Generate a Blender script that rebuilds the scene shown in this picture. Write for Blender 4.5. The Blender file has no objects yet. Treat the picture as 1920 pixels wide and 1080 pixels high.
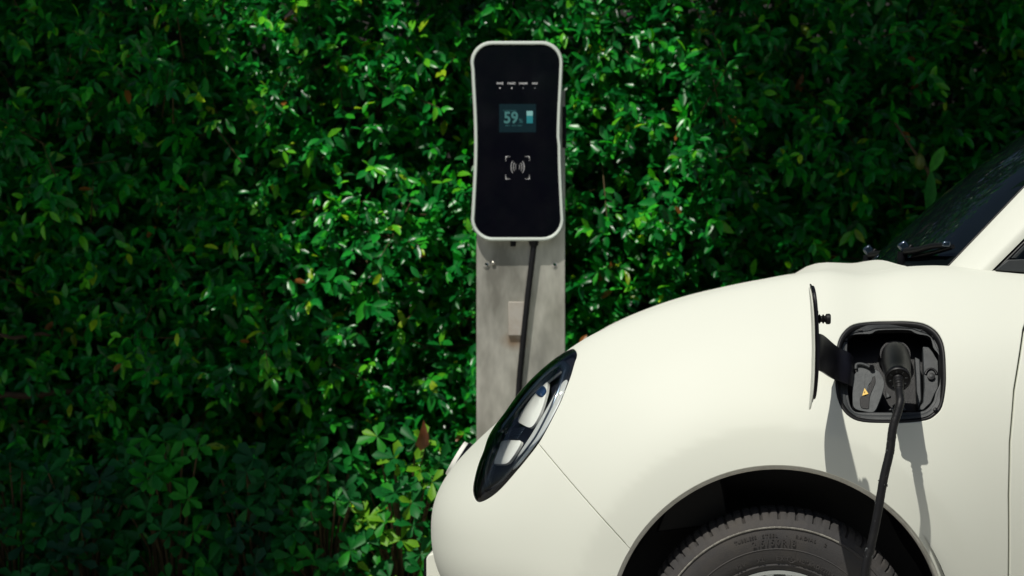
import bpy, bmesh, math, random
import numpy as np
from mathutils import Vector, Matrix, Quaternion
from mathutils.geometry import delaunay_2d_cdt
random.seed(7); rng = np.random.default_rng(11)
R = math.radians
scene = bpy.context.scene
COL = scene.collection

# ------------------------------------------------------------------ camera
cam_data = bpy.data.cameras.new("camera"); cam = bpy.data.objects.new("camera", cam_data); COL.objects.link(cam)
cam.location = (0, -4.5, 1.16); cam.rotation_euler = (R(90), 0, 0)
cam_data.sensor_width = 36; cam_data.lens = 72.5625; cam_data.clip_start = .05; cam_data.clip_end = 400
cam_data.dof.use_dof = True; cam_data.dof.focus_distance = 4.5; cam_data.dof.aperture_fstop = 5.6
scene.camera = cam
# ------------------------------------------------------------------ sky, sun, exposure
TO_SUN = Vector((-.262, -.472, .849)).normalized()
world = bpy.data.worlds.new("World"); scene.world = world; world.use_nodes = True
wn = world.node_tree.nodes; wl = world.node_tree.links
bg = wn["Background"]; sky = wn.new("ShaderNodeTexSky"); sky.sky_type = 'NISHITA'; sky.sun_disc = False
sky.sun_elevation = math.asin(TO_SUN.z); sky.sun_rotation = math.atan2(TO_SUN.x, TO_SUN.y)
sky.air_density = 1.0; sky.dust_density = 1.2
wl.new(sky.outputs[0], bg.inputs[0]); bg.inputs[1].default_value = .05
sun_data = bpy.data.lights.new("sun", 'SUN'); sun = bpy.data.objects.new("sun", sun_data); COL.objects.link(sun)
sun_data.energy = 3.7; sun_data.angle = R(.55); sun_data.color = (1.0, .965, .88)
sun.rotation_euler = TO_SUN.to_track_quat('Z', 'Y').to_euler(); sun.location = TO_SUN * 20
vs = scene.view_settings; vs.view_transform = 'Standard'; vs.look = 'None'; vs.gamma = 1; vs.use_curve_mapping = False
vs.exposure = 0.08

# ------------------------------------------------------------------ helpers
def tag(o, label=None, cat=None, group=None, kind=None):
    if label: o['label'] = label
    if cat: o['category'] = cat
    if group: o['group'] = group
    if kind: o['kind'] = kind
    return o
def empty(name, loc=(0, 0, 0)):
    o = bpy.data.objects.new(name, None); COL.objects.link(o); o.location = loc; o.empty_display_size = .1
    return o
def link(name, me, mat=None, parent=None):
    if mat is not None and len(me.materials) == 0: me.materials.append(mat)
    o = bpy.data.objects.new(name, me); COL.objects.link(o)
    if parent is not None: put_under(o, parent)
    return o
def put_under(o, parent):
    o.parent = parent
    m = Matrix.Identity(4); p = parent
    while p is not None:
        m = p.matrix_basis @ m if p.parent is None else p.matrix_parent_inverse @ p.matrix_basis @ m
        p = p.parent
    o.matrix_parent_inverse = m.inverted()
def mesh(name, V, Fc, smooth=None, normals=None):
    me = bpy.data.meshes.new(name)
    me.from_pydata([tuple(v) for v in V], [], [tuple(f) for f in Fc])
    me.validate(clean_customdata=False)
    if smooth is not None or normals is not None:
        me.shade_smooth()
        if smooth is not None and smooth < 179: me.set_sharp_from_angle(angle=R(smooth))
    if normals is not None:
        me.normals_split_custom_set_from_vertices([tuple(n) for n in normals])
    return me
def bm_mesh(name, bm, smooth=None):
    bmesh.ops.recalc_face_normals(bm, faces=bm.faces)
    me = bpy.data.meshes.new(name); bm.to_mesh(me); bm.free()
    if smooth is not None:
        me.shade_smooth(); me.set_sharp_from_angle(angle=R(smooth))
    return me
def bevelled(o, w, seg=2, ang=35):
    m = o.modifiers.new("bevel", 'BEVEL'); m.width = w; m.segments = seg; m.limit_method = 'ANGLE'; m.angle_limit = R(ang)
    m.harden_normals = False
    return o
def prism(name, pts, vec, mat, parent=None, bev=0, smooth=40):
    """closed outline pts (3-D) pushed along vec"""
    bm = bmesh.new(); a = [bm.verts.new(p) for p in pts]; b = [bm.verts.new(Vector(p) + Vector(vec)) for p in pts]
    bm.faces.new(a); bm.faces.new(b[::-1]); n = len(a)
    for i in range(n): bm.faces.new((a[i], b[i], b[(i + 1) % n], a[(i + 1) % n]))
    bmesh.ops.triangulate(bm, faces=[f for f in bm.faces if len(f.verts) > 4])
    o = link(name, bm_mesh(name, bm, smooth), mat, parent)
    if bev: bevelled(o, bev)
    return o
def ring_prism(name, outer, inner, vec, mat, parent=None, bev=0):
    n = len(outer); assert n == len(inner)
    bm = bmesh.new(); v = Vector(vec)
    A = [bm.verts.new(p) for p in outer]; B = [bm.verts.new(p) for p in inner]
    A2 = [bm.verts.new(Vector(p) + v) for p in outer]; B2 = [bm.verts.new(Vector(p) + v) for p in inner]
    for i in range(n):
        j = (i + 1) % n
        bm.faces.new((A[i], A[j], B[j], B[i])); bm.faces.new((A2[i], B2[i], B2[j], A2[j]))
        bm.faces.new((A[i], A2[i], A2[j], A[j])); bm.faces.new((B[i], B[j], B2[j], B2[i]))
    o = link(name, bm_mesh(name, bm, 40), mat, parent)
    if bev: bevelled(o, bev)
    return o
def box(name, c, s, mat, parent=None, bev=0, rot=None):
    bm = bmesh.new(); bmesh.ops.create_cube(bm, size=1)
    bmesh.ops.scale(bm, vec=s, verts=bm.verts)
    if rot is not None: bmesh.ops.rotate(bm, matrix=rot, verts=bm.verts)
    bmesh.ops.translate(bm, vec=c, verts=bm.verts)
    o = link(name, bm_mesh(name, bm, 40), mat, parent)
    if bev: bevelled(o, bev)
    return o
def tube_data(path, rad, seg=14, cap=True, jitter=0):
    path = [Vector(p) for p in path]; n = len(path)
    rad = rad if hasattr(rad, '__len__') else [rad] * n
    V = []; Fc = []; up = Vector((.13, .4, .9)).normalized(); prev = None
    for i, p in enumerate(path):
        t = (path[min(i + 1, n - 1)] - path[max(i - 1, 0)]).normalized()
        if prev is None: s = t.cross(up).normalized()
        else: s = (prev - t * prev.dot(t)).normalized()
        prev = s; b = t.cross(s)
        for k in range(seg):
            a = 2 * math.pi * k / seg; r = rad[i] * (1 + random.uniform(-jitter, jitter))
            V.append(p + (s * math.cos(a) + b * math.sin(a)) * r)
    for i in range(n - 1):
        for k in range(seg):
            Fc.append((i * seg + k, i * seg + (k + 1) % seg, (i + 1) * seg + (k + 1) % seg, (i + 1) * seg + k))
    if cap: Fc.append(tuple(range(seg))[::-1]); Fc.append(tuple((n - 1) * seg + k for k in range(seg)))
    return V, Fc
def tube(name, path, rad, mat, parent=None, seg=14, smooth=50, jitter=0):
    V, Fc = tube_data(path, rad, seg, True, jitter)
    return link(name, mesh(name, V, Fc, smooth), mat, parent)
def crom(pts, per=8, closed=False):
    pts = np.array(pts, float); n = len(pts); out = []
    rngi = range(n if closed else n - 1)
    for i in rngi:
        if closed: p0, p1, p2, p3 = pts[(i - 1) % n], pts[i], pts[(i + 1) % n], pts[(i + 2) % n]
        else: p0, p1, p2, p3 = pts[max(i - 1, 0)], pts[i], pts[i + 1], pts[min(i + 2, n - 1)]
        for k in range(per):
            t = k / per
            out.append(.5 * ((2 * p1) + (-p0 + p2) * t + (2 * p0 - 5 * p1 + 4 * p2 - p3) * t * t + (-p0 + 3 * p1 - 3 * p2 + p3) * t ** 3))
    if not closed: out.append(pts[-1])
    return np.array(out)
def lathe(name, prof, mat, parent, centre, axis='Y', seg=48, smooth=35):
    """prof: (radius, along axis)"""
    V = []; Fc = []; n = len(prof)
    for k in range(seg):
        a = 2 * math.pi * k / seg
        for r, h in prof:
            p = (r * math.cos(a), h, r * math.sin(a)) if axis == 'Y' else ((h, r * math.cos(a), r * math.sin(a)) if axis == 'X' else (r * math.cos(a), r * math.sin(a), h))
            V.append(Vector(p) + Vector(centre))
    for k in range(seg):
        for i in range(n - 1):
            Fc.append((k * n + i, k * n + i + 1, ((k + 1) % seg) * n + i + 1, ((k + 1) % seg) * n + i))
    me = mesh(name, V, Fc); bm = bmesh.new(); bm.from_mesh(me)
    bmesh.ops.remove_doubles(bm, verts=bm.verts, dist=1e-6)
    return link(name, bm_mesh(name, bm, smooth), mat, parent)
def text_mesh(s, size, bold=0, align='CENTER', depth=0):
    cu = bpy.data.curves.new("text", 'FONT'); cu.body = s; cu.size = size; cu.align_x = align; cu.align_y = 'CENTER'
    cu.offset = bold; cu.extrude = depth; cu.resolution_u = 3
    o = bpy.data.objects.new("text", cu); COL.objects.link(o)
    dg = bpy.context.evaluated_depsgraph_get(); me = bpy.data.meshes.new_from_object(o.evaluated_get(dg))
    bpy.data.objects.remove(o); return me

# ------------------------------------------------------------------ materials
def pmat(name, col, rough=.5, metal=0, coat=0, spec=.5, noise=None, bump=None, **kw):
    """noise=(scale, amount, other colour) tints; bump=(scale, strength)"""
    m = bpy.data.materials.new(name); m.use_nodes = True; nt = m.node_tree; b = nt.nodes["Principled BSDF"]
    b.inputs["Base Color"].default_value = (*col, 1); b.inputs["Roughness"].default_value = rough; b.inputs["Metallic"].default_value = metal
    b.inputs["Coat Weight"].default_value = coat; b.inputs["Coat Roughness"].default_value = .03 if name != "cream_white_paint" else .46; b.inputs["Specular IOR Level"].default_value = spec
    for k, v in kw.items(): b.inputs[k.replace('_', ' ')].default_value = v
    tc = nt.nodes.new("ShaderNodeTexCoord")
    if noise:
        n = nt.nodes.new("ShaderNodeTexNoise"); n.inputs["Scale"].default_value = noise[0]; n.inputs["Detail"].default_value = 6; n.inputs["Roughness"].default_value = .65
        nt.links.new(tc.outputs["Object"], n.inputs["Vector"])
        rp = nt.nodes.new("ShaderNodeValToRGB"); rp.color_ramp.elements[0].position = .42; rp.color_ramp.elements[1].position = .72
        nt.links.new(n.outputs["Fac"], rp.inputs[0])
        mu = nt.nodes.new("ShaderNodeMath"); mu.operation = 'MULTIPLY'; mu.inputs[1].default_value = noise[1]; nt.links.new(rp.outputs[0], mu.inputs[0])
        mx = nt.nodes.new("ShaderNodeMixRGB"); mx.inputs[1].default_value = (*col, 1); mx.inputs[2].default_value = (*noise[2], 1)
        nt.links.new(mu.outputs[0], mx.inputs[0]); nt.links.new(mx.outputs[0], b.inputs["Base Color"])
        ma = nt.nodes.new("ShaderNodeMath"); ma.operation = 'MULTIPLY_ADD'; ma.inputs[1].default_value = .18; ma.inputs[2].default_value = rough
        nt.links.new(n.outputs["Fac"], ma.inputs[0])
        if rough > .15: nt.links.new(ma.outputs[0], b.inputs["Roughness"])
    if bump:
        n = nt.nodes.new("ShaderNodeTexNoise"); n.inputs["Scale"].default_value = bump[0]; n.inputs["Detail"].default_value = 4
        nt.links.new(tc.outputs["Object"], n.inputs["Vector"])
        bp = nt.nodes.new("ShaderNodeBump"); bp.inputs["Strength"].default_value = bump[1]; bp.inputs["Distance"].default_value = .002
        nt.links.new(n.outputs["Fac"], bp.inputs["Height"]); nt.links.new(bp.outputs[0], b.inputs["Normal"])
    return m
M = {}
M['paint'] = pmat("cream_white_paint", (.665, .68, .60), .6, 0, .25, .2, noise=(1.6, .05, (.63, .64, .56)))
M['black'] = pmat("black_plastic", (.003, .003, .004), .36, spec=.22, bump=(900, .15))
M['black_gloss'] = pmat("gloss_black", (.006, .006, .008), .12)
M['rubber'] = pmat("rubber", (.005, .005, .006), .42, spec=.3, noise=(40, .35, (.014, .013, .012)))
M['grey_plastic'] = pmat("dark_grey_plastic", (.028, .032, .034), .45, noise=(60, .5, (.020, .022, .024)), bump=(700, .3))
M['grey_rubber'] = pmat("port_cover_rubber", (.078, .085, .087), .55, noise=(90, .5, (.04, .045, .047)), bump=(400, .4))
M['lining'] = pmat("flap_lining", (.005, .005, .009), .45, spec=.25)
M['glass'] = pmat("tinted_glass", (.003, .005, .006), .03, 0, 0, .18, noise=(7, .15, (.01, .016, .02)))
M['lens'] = pmat("headlight_lens", (1, 1, 1), .01, Transmission_Weight=1.0, IOR=1.45)
M['bezel'] = pmat("smoked_bezel", (.02, .035, .055), .22, .55, 1.0)
M['bezel_dark'] = pmat("dark_bezel", (.012, .014, .022), .3)
M['chrome'] = pmat("chrome", (.75, .77, .78), .08, 1)
M['white_lamp'] = pmat("white_reflector", (.86, .86, .80), .3, 0, 1)
M['blue_lens'] = pmat("blue_lens", (.03, .07, .17), .05, .3, 1)
M['rim'] = pmat("alloy", (.62, .66, .65), .25, .85)
M['liner'] = pmat("wheel_liner_plastic", (.012, .012, .014), .5, noise=(6, .6, (.02, .02, .022)))
M['yellow'] = pmat("yellow_sticker", (.85, .55, .10), .5)
M['casing'] = pmat("station_casing", (.60, .66, .60), .45)
M['panel'] = pmat("black_glass_panel", (.003, .003, .006), .05, noise=(9, .25, (.012, .012, .014)))
M['print'] = pmat("white_print", (.75, .75, .75), .5)
M['print_dim'] = pmat("dim_print", (.16, .17, .18), .5)
M['concrete'] = pmat("concrete", (.40, .385, .35), .85, noise=(3, .5, (.30, .29, .27)), bump=(60, .6))
M['wall'] = pmat("rendered_wall", (.055, .055, .05), .9, noise=(2, .7, (.03, .03, .026)), bump=(40, .5))  # very dark colour stands in for deep shade in the hedge gaps
M['soil'] = pmat("soil", (.05, .035, .02), .95, noise=(9, .6, (.03, .022, .014)), bump=(30, 1))
M['bark'] = pmat("bark", (.075, .045, .028), .85, noise=(18, .7, (.06, .04, .025)), bump=(60, 1))
M['twig'] = pmat("twig", (.07, .045, .015), .7, noise=(50, .5, (.10, .08, .03)))
def glow(name, col, strength, base=(.01, .02, .02)):
    m = pmat(name, base, .12); b = m.node_tree.nodes["Principled BSDF"]
    b.inputs["Emission Color"].default_value = (*col, 1); b.inputs["Emission Strength"].default_value = strength; return m
def leaf_material(name, rough=.30, spec=.45, trans=.34):
    m = bpy.data.materials.new(name); m.use_nodes = True; nt = m.node_tree; b = nt.nodes["Principled BSDF"]; out = nt.nodes["Material Output"]
    at = nt.nodes.new("ShaderNodeAttribute"); at.attribute_name = "leafcol"
    tc = nt.nodes.new("ShaderNodeTexCoord"); n = nt.nodes.new("ShaderNodeTexNoise"); n.inputs["Scale"].default_value = 60; n.inputs["Detail"].default_value = 3
    nt.links.new(tc.outputs["Object"], n.inputs["Vector"])
    hs = nt.nodes.new("ShaderNodeHueSaturation"); ma = nt.nodes.new("ShaderNodeMath"); ma.operation = 'MULTIPLY_ADD'; ma.inputs[1].default_value = .7; ma.inputs[2].default_value = .65
    nt.links.new(n.outputs["Fac"], ma.inputs[0]); nt.links.new(ma.outputs[0], hs.inputs["Value"]); nt.links.new(at.outputs["Color"], hs.inputs["Color"])
    nt.links.new(hs.outputs[0], b.inputs["Base Color"])
    b.inputs["Roughness"].default_value = rough; b.inputs["Specular IOR Level"].default_value = spec
    tr = nt.nodes.new("ShaderNodeBsdfTranslucent"); g = nt.nodes.new("ShaderNodeMixRGB"); g.blend_type = 'MULTIPLY'; g.inputs[0].default_value = 1; g.inputs[2].default_value = (.6, 1.5, .3, 1)
    nt.links.new(hs.outputs[0], g.inputs[1]); nt.links.new(g.outputs[0], tr.inputs[0])
    mx = nt.nodes.new("ShaderNodeMixShader"); mx.inputs[0].default_value = trans
    nt.links.new(b.outputs[0], mx.inputs[1]); nt.links.new(tr.outputs[0], mx.inputs[2]); nt.links.new(mx.outputs[0], out.inputs[0])
    return m
M['leaf'] = leaf_material("glossy_leaf")
M['shrub_leaf'] = leaf_material('shrub_leaf', .45, .2, .25)
M['tree_leaf'] = leaf_material("tree_leaf", .5, .3, .15)
# ================================================================== car body surface
CX,CY,CZ,F=0.0,-4.5,1.16,3870.0
YC=0.9; XS=.46; A0=0.7180; PB=2.3; QB=3.6; RB=2.3; ZB=.565; HB=.36
HK=np.array([[-0.4, 0.3], [-0.25, 0.3117], [-0.2, 0.3243], [-0.15, 0.3429], [-0.1, 0.3718], [-0.05, 0.4127], [0.0, 0.4652], [0.05, 0.4993], [0.1, 0.5259], [0.15, 0.5409], [0.2, 0.5516], [0.3, 0.5765], [0.4, 0.6021], [0.5, 0.6265], [0.6, 0.6495], [0.7, 0.6686], [0.8, 0.6600], [0.9, 0.6780], [1.0, 0.684], [1.2, 0.672], [1.4, 0.675], [3.0, 0.66]])
HKX=HK[:,0].copy(); HKY=HK[:,1].copy()
_cm={}
def cubic(xk,yk,x):
    x=np.asarray(x,float); n=len(xk); key=(id(yk),yk[0],yk[-1])
    if key not in _cm: _cm[key]=np.gradient(yk,xk)
    m=_cm[key]; i=np.minimum(np.maximum(np.searchsorted(xk,x)-1,0),n-2)
    h=xk[i+1]-xk[i]; s=np.minimum(np.maximum((x-xk[i])/h,0),1); s2=s*s; s3=s2*s
    return (2*s3-3*s2+1)*yk[i]+(s3-2*s2+s)*h*m[i]+(3*s2-2*s3)*yk[i+1]+(s3-s2)*h*m[i+1]
def sstep(a,b,x):
    t=np.minimum(np.maximum((x-a)/(b-a),0),1); return t*t*t*(t*(6*t-15)+10)
def spow(v,e): return np.sign(v)*np.abs(v)**e
KX=np.array([-.25,-.12,-.04,.04,.12,.2,.3,.42,.55,.63,.675,.72,.76,.84,1.0,1.5,4.0])
CD=np.array([0,-.005,-.02,-.04,-.06,-.07,-.07,-.06,-.05,-.042,-.032,-.010,-.003,-.003,-.012,-.01,0])
CB=np.array([0,.005,.015,.03,.04,.045,.045,.045,.045,.042,.040,.039,.038,.035,.03,.025,.02])
WX,WZ=.592,.30
def P(U,T,HK=HK):
    """U<0: nose angle phi=-U (rad) ; U>0: metres behind XS. T: section angle"""
    U=np.asarray(U,float);T=np.asarray(T,float)
    phi=np.clip(-U/ .62,0,np.pi/2)          # U in metres-ish: -0.974..0
    ph2=np.clip((U-2.84)/.62,0,np.pi/2)
    x=np.where(U<0,XS-A0*np.sin(phi)**(2/PB),XS+np.minimum(U,2.84)+.72*np.sin(ph2)**(2/PB))
    c=np.maximum(np.cos(phi)*np.cos(ph2),0); T=np.clip(T,-np.pi/2,np.pi/2)
    h=cubic(HKX,HKY,x)
    hh=np.where(T<0,HB+.3*sstep(-.05,.3,x),h)
    y=YC-.9*c**(2/QB)*np.maximum(np.cos(T),0)**(2/QB)
    z=ZB+hh*c**(2/RB)*spow(np.sin(T),2/RB)
    mid=sstep(.28,.58,y)
    # hood: low between the fenders in front, raised at the rear; fender crests
    lift=sstep(.58,.80,z)
    z=z+lift*(cubic(KX,CD,x)*mid+cubic(KX,CB,x)*np.exp(-((np.minimum(y,1.8-y)-.25)/.13)**2))
    # body side: wheel-arch flare, door side leaned in to make it darker
    r=np.hypot(x-WX,z-WZ)
    near=1-sstep(.05,.45,y)
    r2=np.hypot(x-.581,z-.395); q=np.maximum(0,.462-r2); y=y-.006*near*(1-sstep(.44,.60,r2))*sstep(.1,.3,z)+near*.13*(np.sqrt(q*q+0.005**2)-.005)*(r2>.3)
    y=y+.020*sstep(.95,1.5,x)*near+.23*(np.sqrt(np.maximum(0,1.08-z)**2+.006)-.0775)*near*sstep(.66,1.22,x)
    return x,y,z
def N(U,T,HK=HK):
    e=1e-4
    U=np.clip(U,-.62*1.562,2.84+.62*1.562);T=np.clip(T,-1.5,1.562)
    a=np.array(P(U+e,T,HK))-np.array(P(U-e,T,HK)); b=np.array(P(U,T+e,HK))-np.array(P(U,T-e,HK))
    n=np.cross(a,b,axis=0); n/=np.linalg.norm(n,axis=0)+1e-20
    return n
# the car stands turned by PSI about PIV: the nose a little away from the camera
PSI=np.radians(4.6); PIVX,PIVY=.6,.0
_cp,_sp=np.cos(PSI),np.sin(PSI)
def to_world(x,y,z):
    a,b=x-PIVX,y-PIVY; return PIVX+a*_cp+b*_sp, PIVY-a*_sp+b*_cp, z
def to_car(x,y,z):
    a,b=x-PIVX,y-PIVY; return PIVX+a*_cp-b*_sp, PIVY+a*_sp+b*_cp, z
def dir_car(v): return Vector((v[0]*_cp-v[1]*_sp, v[0]*_sp+v[1]*_cp, v[2]))
CC=to_car(CX,CY,CZ)
def proj(x,y,z):
    x,y,z=to_world(x,y,z)
    d=y-CY; return 960+F*(x-CX)/d, 540-F*(z-CZ)/d

_U,_T=np.meshgrid(np.concatenate([np.linspace(-.96,0,260),np.linspace(.01,1.0,120)]),np.linspace(-1.2,1.5,260),indexing='ij')
_x,_y,_z=P(_U,_T); _n=N(_U,_T)
_vis=((_n[0]*(CC[0]-_x)+_n[1]*(CC[1]-_y)+_n[2]*(CC[2]-_z))>0)
_pa,_pb=proj(_x,_y,_z)
def inv(g,tx,ty,ga,gb,mask,tol,it=14):
    """(U,T) of the surface point whose g() comes nearest to (tx,ty)"""
    d=np.where(mask,(ga-tx)**2+(gb-ty)**2,1e18); i=np.argmin(d); u,t=_U.flat[i],_T.flat[i]; e=1e-4
    best=(1e18,u,t)
    for _ in range(it):
        a,b=g(np.array([u,u+e,u]),np.array([t,t,t+e])); q=(a[0]-tx)**2+(b[0]-ty)**2
        if q<best[0]: best=(q,u,t)
        if q<tol: break
        J=np.array([[a[1]-a[0],a[2]-a[0]],[b[1]-b[0],b[2]-b[0]]])/e
        st=np.clip(np.linalg.pinv(J,rcond=1e-3)@np.array([tx-a[0],ty-b[0]]),-.02,.02); u+=st[0]; t=min(max(t+st[1],-1.5),1.5)
    return best[1],best[2]
def at_px(a,b,depth=0):
    def g(u,t):
        p=P(u,t)
        if depth: n=N(u,t); p=[p[i]-n[i]*depth for i in range(3)]
        return proj(*p)
    return inv(g,a,b,_pa,_pb,_vis,1e-4)
def at_xz(a,b): return inv(lambda u,t:(lambda p:(p[0],p[2]))(P(u,t)),a,b,_x,_z,_n[1]<.2,1e-11)
def at_xy(a,b): return inv(lambda u,t:P(u,t)[:2],a,b,_x,_y,_T>.2,1e-11)
def at_yz(a,b): return inv(lambda u,t:P(u,t)[1:],a,b,_y,_z,(_n[0]<-.05)&(_U<.0),1e-11)
# ================================================================== ground and wall
def sheet(name, x0, x1, y0, y1, z, mat, nx=40, ny=40, amp=0):
    V = []; Fc = []
    for j in range(ny + 1):
        for i in range(nx + 1):
            V.append((x0 + (x1 - x0) * i / nx, y0 + (y1 - y0) * j / ny, z + amp * random.uniform(-1, 1)))
    for j in range(ny):
        for i in range(nx):
            a = j * (nx + 1) + i; Fc.append((a, a + 1, a + nx + 2, a + nx + 1))
    return link(name, mesh(name, V, Fc), mat)
GZ = .043
g = sheet("ground", -150, 150, -150, 150, GZ - .03, M['soil'], 10, 10); tag(g, kind='structure')
g = sheet("pavement", -12, 12, -9, 2.2, GZ, M['concrete'], 6, 6); tag(g, kind='structure')
g = sheet("planting_bed", -12, 12, 2.2, 4.0, GZ - .004, M['soil'], 120, 12, .012); tag(g, kind='structure')
w = empty("garden_wall", (0, 3.75, GZ)); tag(w, "rendered wall behind the leafy hedge, coloured dark to blacken the gaps", "wall")
box("wall_panel", (0, 3.75, 1.3), (14, .16, 2.55), M['wall'], w); box("coping", (0, 3.75, 2.61), (14, .22, .06), M['concrete'], w, .008)

# ---------------------------------------------------------------- panels cut from the body surface
KT = .62
W_CAR = Matrix(((_cp, _sp, 0, 0), (-_sp, _cp, 0, 0), (0, 0, 1, 0), (0, 0, 0, 1))); W_CAR = Matrix.Translation((PIVX, PIVY, 0)) @ W_CAR @ Matrix.Translation((-PIVX, -PIVY, 0))
CAMC = Vector(CC)
def c_at(a, b, y):   # sight line of photo point (a, b) against the car's lengthwise plane at y
    d = dir_car(((a - 960) / 3870, 1, -(b - 540) / 3870)); return CAMC + d * ((y - CAMC.y) / d.y)
car = empty("car", (XS + 1.4, .9, GZ)); tag(car, "cream white electric car with its charge flap open and plug inserted", "car")
_tg = lambda a: math.pi / 2 - np.array(a)
TROWS = np.unique(np.concatenate([np.arange(-1.50, 1.50, .026), _tg([0, .0015, .004, .008, .014, .022, .032, .045, .06]), -_tg([0, .0015, .004, .008, .014, .022, .032, .045, .06])]))
UPOLE = -.62 * math.pi / 2
UROWS = np.unique(np.concatenate([UPOLE + np.array([0, .0007, .002, .004, .008, .013, .02, .03, .042]), np.arange(-.92, 1.2, .016), np.arange(1.2, 2.85, .05), np.arange(2.85, 3.8, .03)]))
def inside(pt, poly):
    x, y = pt[:, 0], pt[:, 1]; r = np.zeros(len(pt), bool); n = len(poly)
    for i in range(n):
        x1, y1 = poly[i]; x2, y2 = poly[(i + 1) % n]
        if y1 == y2: continue
        c = ((y1 > y) != (y2 > y)) & (x < (x2 - x1) * (y - y1) / (y2 - y1) + x1); r ^= c
    return r
def area(p):
    x, y = p[:, 0], p[:, 1]; return .5 * np.sum(x * np.roll(y, -1) - y * np.roll(x, -1))
def dens(poly, step=.011):
    out = []; n = len(poly)
    for i in range(n):
        a, b = poly[i], poly[(i + 1) % n]; k = max(1, int(np.linalg.norm((b - a)[:2] * [1, KT]) / step))
        for j in range(k): out.append(a + (b - a) * j / k)
    return np.array(out)
def panel_data(outer, holes=(), depth=.02, r=.0016):
    """outer/holes: arrays of (U, T, w) ; w = half gap to stay clear of the seam line, w<0 = no returned edge"""
    loops = []
    for q, poly in enumerate([outer, *holes]):
        p = np.array([(a[0], a[1], a[2] if len(a) > 2 else .0008) for a in poly], float)
        p = dens(p)
        keep = [i for i in range(len(p)) if np.linalg.norm(p[i, :2] - p[i - 1, :2]) > 1e-5]; p = p[keep]
        if (area(p) > 0) != (q == 0): p = p[::-1]
        loops.append(p)
    G = np.array([(u, t) for u in UROWS for t in TROWS])
    L0 = loops[0]; bb = (G[:, 0] > L0[:, 0].min()) & (G[:, 0] < L0[:, 0].max()) & (G[:, 1] > L0[:, 1].min()) & (G[:, 1] < L0[:, 1].max()); G = G[bb]
    ok = inside(G, L0[:, :2])
    for h in loops[1:]: ok &= ~inside(G, h[:, :2])
    G = G[ok]; B = np.concatenate(loops)[:, :2]
    if len(G):
        sc = np.array([1, KT]); keep = np.ones(len(G), bool)
        for i in range(0, len(B), 200):
            d = np.abs((G[:, None] - B[None, i:i + 200]) * sc); keep &= (np.hypot(d[..., 0], d[..., 1]).min(1) > .0072)
        G = G[keep]
    pts = np.concatenate([B, G]); edges = []; k = 0
    for l in loops:
        n = len(l); edges += [(k + i, k + (i + 1) % n) for i in range(n)]; k += n
    v, e, f, ov, oe, of = delaunay_2d_cdt([Vector((a, b * KT)) for a, b in pts], edges, [], 0, 1e-7)
    UT = np.array([(a.x, a.y / KT) for a in v]); F_ = np.array(f); cen = UT[F_].mean(1)
    ok = inside(cen, L0[:, :2])
    for h in loops[1:]: ok &= ~inside(cen, h[:, :2])
    F_ = F_[ok]
    V = np.array(P(UT[:, 0], UT[:, 1])).T; NN = N(UT[:, 0], UT[:, 1]).T
    cl = V[:, 1] > .8995; NN[cl, 1] = 0; NN /= np.linalg.norm(NN, axis=1, keepdims=True)
    # map original boundary vertices
    om = {}
    for i, l in enumerate(ov):
        for j in l: om[j] = i
    F_ = [tuple(f) for f in F_]; V = list(V); NN = list(NN); k = 0
    used = set(i for f in F_ for i in f)
    for l in loops:
        n = len(l); ids = [om[k + i] for i in range(n)]; k += n
        P0 = np.array([V[i] for i in ids]); n0 = np.array([NN[i] for i in ids])
        t = np.roll(P0, -1, 0) - np.roll(P0, 1, 0); t /= np.linalg.norm(t, axis=1, keepdims=True) + 1e-12
        out = np.cross(t, n0); out /= np.linalg.norm(out, axis=1, keepdims=True) + 1e-12
        w = l[:, 2:3].copy(); w0 = np.maximum(w, 0); P0 = P0 - out * (w0 + r)
        for i, q in enumerate(ids):
            if w[i, 0] >= 0: V[q] = P0[i]
        rings = [ids]
        for (o_, d_, nv) in ((.29, .08, n0 * .92 + out * .38), (.71, .29, n0 + out), (.97, .75, n0 * .3 + out * .95), (1, depth / r, out)):
            base = len(V); V += list(P0 + out * r * o_ - n0 * r * d_); NN += list(nv / np.linalg.norm(nv, axis=1, keepdims=True)); rings.append(list(range(base, base + n)))
        for a, b in zip(rings[:-1], rings[1:]):
            for i in range(n):
                j = (i + 1) % n
                if w[i, 0] < 0 or w[j, 0] < 0: continue
                F_.append((a[i], b[i], b[j], a[j]))
    return np.array(V), F_, np.array(NN)
def panel(name, data, mat, both='pair', label=None):
    V, Fc, NN = data; V2 = V * [1, -1, 1] + [0, 1.8, 0]; N2 = NN * [1, -1, 1]; F2 = [tuple(f[::-1]) for f in Fc]
    if both == 'join':
        n = len(V); me = mesh(name, np.concatenate([V, V2]), Fc + [tuple(i + n for i in f) for f in F2], None, np.concatenate([NN, N2])); return link(name, me, mat, car)
    o = link(name, mesh(name, V, Fc, None, NN), mat, car)
    if both == 'pair': link(name, mesh(name, V2, F2, None, N2), mat, car)
    return o
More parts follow.
